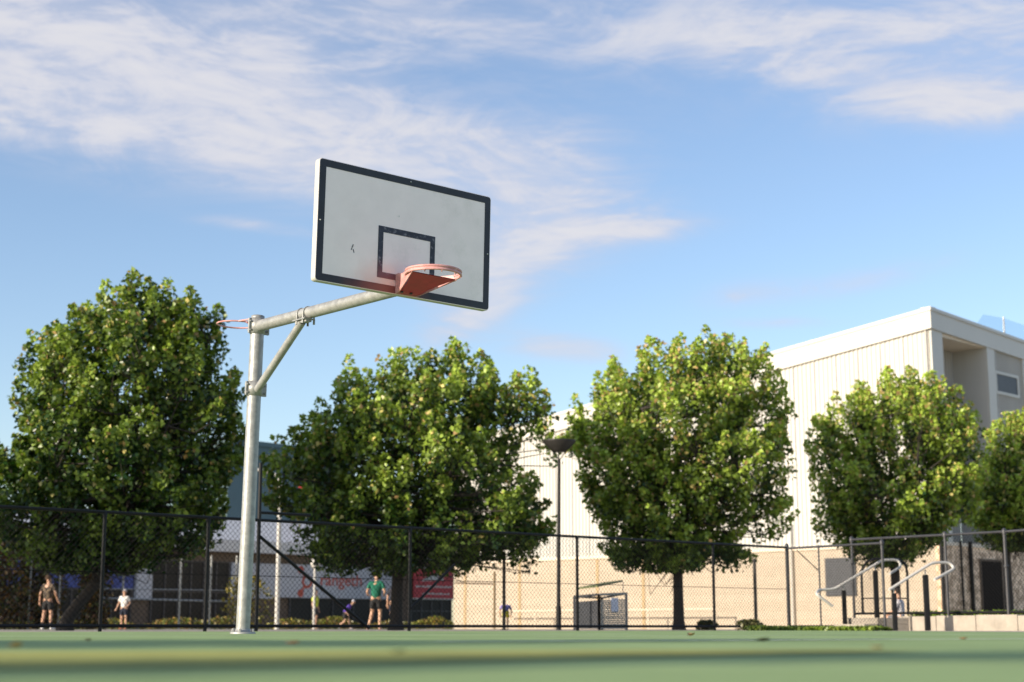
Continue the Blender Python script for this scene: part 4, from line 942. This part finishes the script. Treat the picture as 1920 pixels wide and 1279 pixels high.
def person(label, loc, H, heading, shirt, shorts, hair, shoes, pose=None, skin='a', cap=None, socks=None, bulk=1.0, long_hair=False, band=None):
    J = {k_: Vector(v_) for k_, v_ in BASE.items()}
    for k_, v_ in (pose or {}).items(): J[k_] = Vector(v_)
    s = H / 1.77
    t = empty('person', loc, heading, label=label, cat='person')
    J = {k_: v_ * s for k_, v_ in J.items()}; q = s * bulk
    V = []; E_ = []; Rr = []; ix = {}
    def add(k_, p_, r_, par=None):
        ix[k_] = len(V); V.append(p_); Rr.append(r_); 
        if par is not None: E_.append((ix[par], ix[k_]))
    add('pel', J['pel'], (.145 * q, .10 * q)); add('bel', J['bel'], (.125 * q, .09 * q), 'pel'); add('che', J['che'], (.15 * q, .10 * q), 'bel')
    add('nek', J['nek'], .055 * s, 'che'); add('hd0', J['hd0'], .065 * s, 'nek'); add('hd1', J['hd1'], (.078 * s, .092 * s), 'hd0'); add('hd2', J['hd2'], .055 * s, 'hd1')
    for S_ in 'LR':
        add('sh' + S_, J['sh' + S_], .058 * q, 'che'); add('el' + S_, J['el' + S_], .041 * s, 'sh' + S_); add('wr' + S_, J['wr' + S_], .027 * s, 'el' + S_)
        d = (J['wr' + S_] - J['el' + S_]).normalized(); side = d.cross(Vector((0, 1, 0)));
        if side.length < .1: side = d.cross(Vector((1, 0, 0)))
        side.normalize(); fw = d.cross(side).normalized(); pm = J['wr' + S_] + d * .075 * s; add('pm' + S_, pm, (.036 * s, .020 * s), 'wr' + S_)
        for f_, (o_, l_) in enumerate(((-.030, .068), (-.010, .080), (.010, .076), (.029, .060))):
            k1 = pm + side * o_ * s + d * .030 * s; add(f'k{f_}{S_}', k1, .0095 * s, 'pm' + S_); add(f'm{f_}{S_}', k1 + (d * .7 + fw * .35) * l_ * .55 * s, .0088 * s, f'k{f_}{S_}'); add(f't{f_}{S_}', k1 + (d * .75 + fw * .75) * l_ * s, .0075 * s, f'm{f_}{S_}')
        th0 = J['wr' + S_] + d * .03 * s + side * .035 * s; add('h0' + S_, th0, .011 * s, 'wr' + S_); add('h1' + S_, th0 + (side * .55 + d * .7 + fw * .3) * .05 * s, .009 * s, 'h0' + S_)
        add('hip' + S_, J['hip' + S_], .088 * q, 'pel'); add('kn' + S_, J['kn' + S_], .057 * s, 'hip' + S_)
        cf = J['kn' + S_].lerp(J['an' + S_], .35) + Vector((0, .012 * s, 0)); add('cf' + S_, cf, .055 * s, 'kn' + S_)
        add('an' + S_, J['an' + S_], .036 * s, 'cf' + S_); add('to' + S_, J['to' + S_], (.036 * s, .024 * s), 'an' + S_)
    hd = (J['hd1'] - J['hd0']).normalized(); fr = Vector((0, -1, 0)); fr = (fr - hd * fr.dot(hd)).normalized()
    skin_mesh('body', V, E_, Rr, SKIN[skin], t)
    # clothes
    V = [J['pel'] - (J['bel'] - J['pel']) * .45, J['bel'], J['che'], J['nek'] * .75 + J['che'] * .25]; E_ = [(0, 1), (1, 2), (2, 3)]; Rr = [(.180 * q, .135 * q), (.165 * q, .125 * q), (.172 * q, .125 * q), .075 * s]
    for S_ in 'LR':
        b = len(V); V += [J['sh' + S_], J['sh' + S_].lerp(J['el' + S_], .75)]; Rr += [.078 * q, .066 * q]; E_ += [(2, b), (b, b + 1)]
    skin_mesh('shirt', V, E_, Rr, shirt, t)
    V = [J['pel'] + (J['bel'] - J['pel']) * .35, J['pel'] * 1.0]; E_ = [(0, 1)]; Rr = [(.155 * q, .112 * q), (.165 * q, .12 * q)]
    for S_ in 'LR':
        b = len(V); V += [J['hip' + S_] + Vector((0, 0, -.02 * s)), J['hip' + S_].lerp(J['kn' + S_], .80)]; Rr += [.105 * q, .095 * q]; E_ += [(1, b), (b, b + 1)]
    skin_mesh('shorts', V, E_, Rr, shorts, t, root=1)
    for S_ in 'LR':
        a, o_ = J['an' + S_], J['to' + S_]; hl = a + (a - o_).normalized() * .03 * s; hl.z = o_.z
        skin_mesh('shoe', [a + Vector((0, 0, -.01 * s)), (hl + o_) / 2 + Vector((0, 0, .012 * s)), o_ + (o_ - hl) * .12, hl], [(0, 1), (1, 2), (1, 3)], [.044 * s, (.046 * s, .040 * s), (.044 * s, .030 * s), .040 * s], shoes, t, root=1)
        if socks: m = MB(); m.tube([a + Vector((0, 0, .0)), a.lerp(J['kn' + S_], .35)], [.046 * s, .052 * s], 12); m.build('sock', socks, t)
    c = J['hd1'] + hd * .018 * s - fr * .014 * s
    bm = bmesh.new(); bmesh.ops.create_uvsphere(bm, u_segments=18, v_segments=12, radius=1)
    Mh = Matrix((hd.cross(fr), fr, hd)).transposed().to_4x4()
    for v in bm.verts:
        k_ = 1 + .035 * math.sin(9 * v.co.x + 4 * v.co.z) * math.sin(7 * v.co.y)
        v.co = Vector((v.co.x * .092 * s * k_, v.co.y * .104 * s * k_, v.co.z * .102 * s * k_))
    lim = -.055 * s if not long_hair else -.2 * s
    kill = [v for v in bm.verts if (v.co.y > .025 * s and v.co.z < .040 * s) or v.co.z < lim]
    bmesh.ops.delete(bm, geom=kill, context='VERTS')
    me = bpy.data.meshes.new('hair'); bm.to_mesh(me); bm.free(); me.transform(Matrix.Translation(c) @ Mh)
    me.polygons.foreach_set('use_smooth', [True] * len(me.polygons)); link_mesh('cap' if cap else 'hair', me, cap or hair, t)
    m = MB()                                          # nose, ears, eyes and mouth on the head
    f0 = J['hd1'] - hd * .012 * s
    m.tube([f0 + fr * .080 * s + hd * .02 * s, f0 + fr * .108 * s - hd * .012 * s], [.008 * s, .014 * s], 8); m.build('nose', SKIN[skin], t)
    for sg in (1, -1): e = hd.cross(fr) * sg; m = MB(); m.tube([f0 + e * .072 * s + hd * .025 * s, f0 + e * .086 * s, f0 + e * .074 * s - hd * .03 * s], [.012 * s, .014 * s, .009 * s], 8); m.build('ear', SKIN[skin], t)
    for sg in (1, -1): m = MB(); e = hd.cross(fr) * sg * .033 * s + fr * .083 * s + hd * .022 * s; m.tube([f0 + e - hd.cross(fr) * .008 * s, f0 + e + hd.cross(fr) * .008 * s], .007 * s, 8); m.build('eye', M['dark_trim'], t)
    m = MB(); e = f0 + fr * .082 * s - hd * .045 * s; m.tube([e - hd.cross(fr) * .020 * s, e + fr * .004 * s, e + hd.cross(fr) * .020 * s], .006 * s, 8); m.build('mouth', mat_mouth, t)
    return t
mat_mouth = mat('lips', (.35, .14, .11), .5)
def fab(n, c, vary=.12, scale=8, c2=None): return mat(n, c, .85, 0, vary, scale, c2=c2)
black_f = fab('black_fabric', (.012, .012, .014)); white_s = fab('white_shoes', (.70, .70, .70)); dark_h = fab('dark_hair', (.02, .014, .01), .4, 30); brown_h = fab('brown_hair', (.07, .04, .02), .3, 30)
camo = fab('patterned_brown_shirt', (.075, .055, .032), .35, 9, c2=(.21, .15, .095)); wear(camo, 12, .46, .5, (.03, .022, .018))
HDN = math.pi
person('standing man in a patterned brown shirt, dark shorts and white shoes near the first trunk', gnd(87, 51.5), 1.78, R(160), camo, black_f, brown_h, white_s,
       pose=dict(elL=(.27, .06, 1.13), wrL=(.30, .02, .90), elR=(-.30, .02, 1.14), wrR=(-.30, -.12, .93), anL=(.17, .02, .08), toL=(.23, -.12, .03), anR=(-.17, .02, .08), toR=(-.23, -.12, .03), knL=(.135, -.02, .5), knR=(-.135, -.02, .5), hd1=(.03, -.02, 1.635), hd2=(.035, -.01, 1.71)), skin='b', socks=black_f)
person('child in a white t-shirt and dark shorts facing the court, one arm bent', gnd(231, 52), 1.32, R(-8), fab('white_shirt', (.66, .64, .62)), fab('navy_fabric', (.015, .02, .04)), fab('fair_hair', (.30, .22, .14), .3, 30), fab('orange_shoes', (.45, .16, .06)),
       pose=dict(elL=(.25, .02, 1.13), wrL=(.21, -.17, 1.02), elR=(-.27, .03, 1.13), wrR=(-.33, -.05, .93)), cap=fab('pale_cap', (.62, .62, .64)), bulk=1.05)
person('man in a green t-shirt and black shorts seen from behind, before the second trunk', gnd(704, 49), 1.80, R(175), fab('green_shirt', (.006, .135, .085)), black_f, dark_h, fab('pink_shoes', (.42, .25, .20)),
       pose=dict(elL=(.26, .10, 1.14), wrL=(.27, -.13, 1.06), elR=(-.29, .10, 1.14), wrR=(-.22, -.16, 1.05), knL=(.12, -.03, .5), anL=(.21, .05, .08), toL=(.26, -.10, .03), knR=(-.13, -.03, .5), anR=(-.13, .04, .08), toR=(-.15, -.12, .03), nek=(0, -.05, 1.45), hd0=(0, -.09, 1.53), hd1=(0, -.13, 1.61), hd2=(0, -.14, 1.685)))
person('child in a purple shirt leaning forward in mid-run, grey cap on', gnd(652, 58), 1.25, R(95), fab('purple_shirt', (.075, .035, .30)), black_f, brown_h, fab('grey_shoes', (.25, .25, .27)),
       pose=dict(pel=(0, .18, .84), bel=(0, .08, .98), che=(0, -.06, 1.14), nek=(0, -.17, 1.26), hd0=(0, -.22, 1.33), hd1=(0, -.28, 1.41), hd2=(0, -.31, 1.48), shL=(.17, -.08, 1.20), shR=(-.17, -.08, 1.20), elL=(.22, .05, .98), wrL=(.2, -.12, .86), elR=(-.22, .1, 1.0), wrR=(-.22, .02, .80), hipL=(.09, .18, .80), hipR=(-.09, .18, .80), knL=(.10, -.06, .48), anL=(.10, -.10, .08), toL=(.10, -.26, .03), knR=(-.10, .14, .42), anR=(-.10, .46, .20), toR=(-.1, .40, .06)), cap=fab('grey_cap', (.40, .40, .45)))
person('person in black half hidden behind the second trunk', gnd(738, 55), 1.72, R(170), fab('black_shirt', (.02, .02, .03)), fab('dark_navy_shorts', (.015, .018, .035)), dark_h, fab('dark_shoes', (.05, .05, .05)))
person('person in a lime yellow shirt standing behind the thin post lamp', gnd(590, 66), 1.66, R(70), fab('lime_shirt', (.50, .56, .04)), fab('dark_shorts', (.03, .03, .035)), dark_h, fab('tan_shoes', (.3, .2, .12)), skin='b')
person('child in a lavender shirt and yellow shorts stooping behind the thin dark post', gnd(948, 50), 1.15, R(180), fab('lavender_shirt', (.24, .20, .48)), fab('yellow_shorts', (.55, .47, .04)), brown_h, fab('plain_shoes', (.3, .28, .26)),
       pose=dict(pel=(0, .08, .86), bel=(0, .0, .98), che=(0, -.16, 1.10), nek=(0, -.30, 1.14), hd0=(0, -.37, 1.13), hd1=(0, -.45, 1.12), hd2=(0, -.52, 1.10), shL=(.19, -.2, 1.12), shR=(-.19, -.2, 1.12), elL=(.29, -.24, .90), wrL=(.26, -.34, .70), elR=(-.29, -.24, .90), wrR=(-.26, -.34, .70), hipL=(.09, .08, .83), hipR=(-.09, .08, .83)))
person('dark-haired person in a pale shirt sitting behind the retaining wall blocks', gnd(1690, 37) + Vector((0, 0, -.17)), 1.50, R(-120), fab('pale_grey_shirt', (.50, .48, .50)), fab('grey_shorts', (.12, .12, .13)), dark_h, fab('mid_shoes', (.2, .2, .2)),
       pose=dict(pel=(0, .0, .55), bel=(0, -.0, .69), che=(0, -.02, .89), nek=(0, -.04, 1.05), hd0=(0, -.06, 1.14), hd1=(0, -.08, 1.23), hd2=(0, -.08, 1.305), shL=(.18, -.02, .99), shR=(-.18, -.02, .99), elL=(.23, -.08, .74), elR=(-.23, -.08, .74), wrL=(.16, -.30, .66), wrR=(-.16, -.30, .66), hipL=(.09, -.02, .52), hipR=(-.09, -.02, .52), knL=(.12, -.44, .55), knR=(-.12, -.44, .55), anL=(.12, -.42, .18), anR=(-.12, -.42, .18), toL=(.13, -.58, .13), toR=(-.13, -.58, .13)))

# ------------------------------------------------------------------ sky, sun, camera
SUN_EL = R(18); sh = Vector((-.84, -.54, 0)).normalized()
sv = Vector((sh.x * math.cos(SUN_EL), sh.y * math.cos(SUN_EL), math.sin(SUN_EL)))
ld = bpy.data.lights.new('sun', 'SUN'); ld.energy = 4.7; ld.angle = R(.53); ld.color = (1.0, .88, .71)
lo = bpy.data.objects.new('sun', ld); COL.objects.link(lo); lo.rotation_euler = (sv).to_track_quat('Z', 'Y').to_euler(); lo.location = sv * 100
wd = bpy.data.worlds.new('World'); scene.world = wd; wd.use_nodes = True; nt = wd.node_tree; N = nt.nodes; L = nt.links
bg = N['Background']; sky = N.new('ShaderNodeTexSky'); sky.sky_type = 'NISHITA'; sky.sun_disc = False; sky.sun_elevation = SUN_EL; sky.sun_rotation = math.atan2(sv.x, sv.y)
sky.air_density = 1.0; sky.dust_density = .6; sky.ozone_density = 1.6; sky.altitude = 50
STR = .148; bg.inputs[1].default_value = STR
tc = N.new('ShaderNodeTexCoord'); sx = N.new('ShaderNodeSeparateXYZ'); L.new(tc.outputs['Generated'], sx.inputs[0])
mn = lambda op, a, b=None, cl=False: math_node(nt, op, a, b, cl)
U = mn('MULTIPLY', mn('ARCTAN2', sx.outputs[0], sx.outputs[1]), 57.2958); V_ = mn('MULTIPLY', mn('ARCSINE', sx.outputs[2]), 57.2958)
cv = N.new('ShaderNodeCombineXYZ'); L.new(U, cv.inputs[0]); L.new(V_, cv.inputs[1])
def azel(px, py): d = ray(px, py).normalized(); return math.degrees(math.atan2(d.x, d.y)), math.degrees(math.asin(d.z))
def ell(px, py, ax_, ay_, rot, amp):                  # a soft cloud patch; size in degrees, tilt in degrees
    u0, v0 = azel(px, py); c, s = math.cos(R(rot)), math.sin(R(rot))
    du = mn('SUBTRACT', U, u0); dv = mn('SUBTRACT', V_, v0)
    a = mn('DIVIDE', mn('ADD', mn('MULTIPLY', du, c), mn('MULTIPLY', dv, s)), ax_); b = mn('DIVIDE', mn('SUBTRACT', mn('MULTIPLY', dv, c), mn('MULTIPLY', du, s)), ay_)
    q = mn('ADD', mn('MULTIPLY', a, a), mn('MULTIPLY', b, b))
    return mn('MULTIPLY', mn('EXPONENT', mn('MULTIPLY', q, -1.0)), amp)
K = [(120, 90, 5.5, 2.6, -12, 1.1), (330, 190, 4.8, 2.0, -14, 1.15), (520, 120, 3.4, 2.4, -20, .75), (560, 260, 3.2, 1.6, -10, .85), (40, 200, 3.4, 1.2, -12, .7), (440, 285, 3.0, .8, -10, .8),
     (690, 200, 1.0, 2.0, -25, .5), (800, 280, 2.6, 1.5, -12, .75), (980, 320, 3.2, 1.4, -10, 1.15), (1010, 420, 3.4, 1.2, 2, 1.2), (1200, 428, 2.2, .42, 2, .95), (930, 520, 2.6, 1.0, 14, 1.0), (870, 600, 1.8, .7, 22, .85),
     (480, 424, 2.2, .22, -5, .55), (900, 50, 7.0, .9, -3, .30), (1230, 70, 6.0, 1.1, -2, .38), (1520, 50, 4.6, 1.2, -7, .68), (1600, 145, 4.2, .7, -13, .85), (1820, 185, 4.0, .8, -3, 1.1), (1880, 60, 4.0, 1.8, 0, .65),
     (1050, 650, 2.2, .5, -6, .85), (1400, 548, 1.6, .5, 4, .85), (1600, 530, 4.5, .5, 8, .35), (1440, 605, 2.4, .22, -2, .4), (760, 30, 3.0, .9, -8, .4), (1000, 250, 3.5, .6, -4, .35)]
S = None
for k_ in K: e = ell(*k_); S = e if S is None else mn('ADD', S, e)
def noise(scale, sxy, rot, det=9, rough=.6, dist=.6, off=0):
    mp = N.new('ShaderNodeMapping'); mp.inputs['Scale'].default_value = (sxy[0], sxy[1], 1); mp.inputs['Rotation'].default_value = (0, 0, R(rot)); mp.inputs['Location'].default_value = (off, off * .7, off); L.new(cv.outputs[0], mp.inputs[0])
    nz = N.new('ShaderNodeTexNoise'); nz.inputs['Scale'].default_value = scale; nz.inputs['Detail'].default_value = det; nz.inputs['Roughness'].default_value = rough; nz.inputs['Distortion'].default_value = dist; L.new(mp.outputs[0], nz.inputs['Vector']); return nz.outputs[0]
n1 = noise(.34, (.42, 1.3), 12, 10, .62, 1.4); n2 = noise(.95, (.34, 1.35), 20, 10, .64, 1.3, 3.1)
n3 = noise(2.2, (.32, 1.3), 22, 8, .62, .9, 7.7)
nn_ = mn('ADD', mn('ADD', mn('MULTIPLY', n1, .66), mn('MULTIPLY', n2, .27)), mn('MULTIPLY', n3, .07))
st_ = N.new('ShaderNodeMapRange'); st_.interpolation_type = 'SMOOTHSTEP'; st_.inputs[1].default_value = .38; st_.inputs[2].default_value = .64; L.new(nn_, st_.inputs[0])
vl = N.new('ShaderNodeMapRange'); vl.interpolation_type = 'SMOOTHSTEP'; vl.inputs[1].default_value = 13; vl.inputs[2].default_value = 25; vl.inputs[4].default_value = .30; L.new(V_, vl.inputs[0])
dn = mn('MULTIPLY', mn('ADD', mn('MINIMUM', S, 1.35), vl.outputs[0]), mn('ADD', mn('MULTIPLY', st_.outputs[0], 1.0), .50))
mq = mn('SUBTRACT', 1.0, mn('EXPONENT', mn('MULTIPLY', mn('POWER', dn, 1.6), -1.75)))
hv = mn('GREATER_THAN', sx.outputs[2], -.02); msk = mn('MULTIPLY', mn('MULTIPLY', mq, .93), hv)
mx = N.new('ShaderNodeMix'); mx.data_type = 'RGBA'; L.new(msk, mx.inputs[0])
gm = N.new('ShaderNodeMix'); gm.data_type = 'RGBA'; gm.blend_type = 'MULTIPLY'; gm.inputs[0].default_value = 1; L.new(sky.outputs[0], gm.inputs[6]); gm.inputs[7].default_value = (.87, .86, .91, 1)
L.new(gm.outputs[2], mx.inputs[6]); ccm = N.new('ShaderNodeMix'); ccm.data_type = 'RGBA'; ccm.inputs[6].default_value = (2.75, 2.86, 3.42, 1); ccm.inputs[7].default_value = (3.42, 3.38, 3.55, 1)
L.new(mn('MULTIPLY', mn('POWER', mq, 2.0), mn('ADD', mn('MULTIPLY', st_.outputs[0], .55), .45)), ccm.inputs[0]); L.new(ccm.outputs[2], mx.inputs[7])
L.new(mx.outputs[2], bg.inputs[0])

cd = bpy.data.cameras.new('camera'); cam = bpy.data.objects.new('camera', cd); COL.objects.link(cam); scene.camera = cam
cam.location = (0, 0, HC); cam.rotation_euler = (R(90) + PITCH, 0, 0)
cd.sensor_fit = 'HORIZONTAL'; cd.sensor_width = 36; cd.lens = F / 1920 * 36; cd.clip_start = .02; cd.clip_end = 3000
cd.dof.use_dof = True; cd.dof.focus_distance = 13.4; cd.dof.aperture_fstop = 2.2; cd.dof.aperture_blades = 0
scene.view_settings.view_transform = 'Standard'; scene.view_settings.look = 'None'; scene.view_settings.exposure = 0.62; scene.view_settings.gamma = 1
scene.cycles.use_denoising = True; scene.cycles.max_bounces = 8; scene.cycles.transparent_max_bounces = 16; scene.cycles.sample_clamp_indirect = 6
scene.render.film_transparent = False
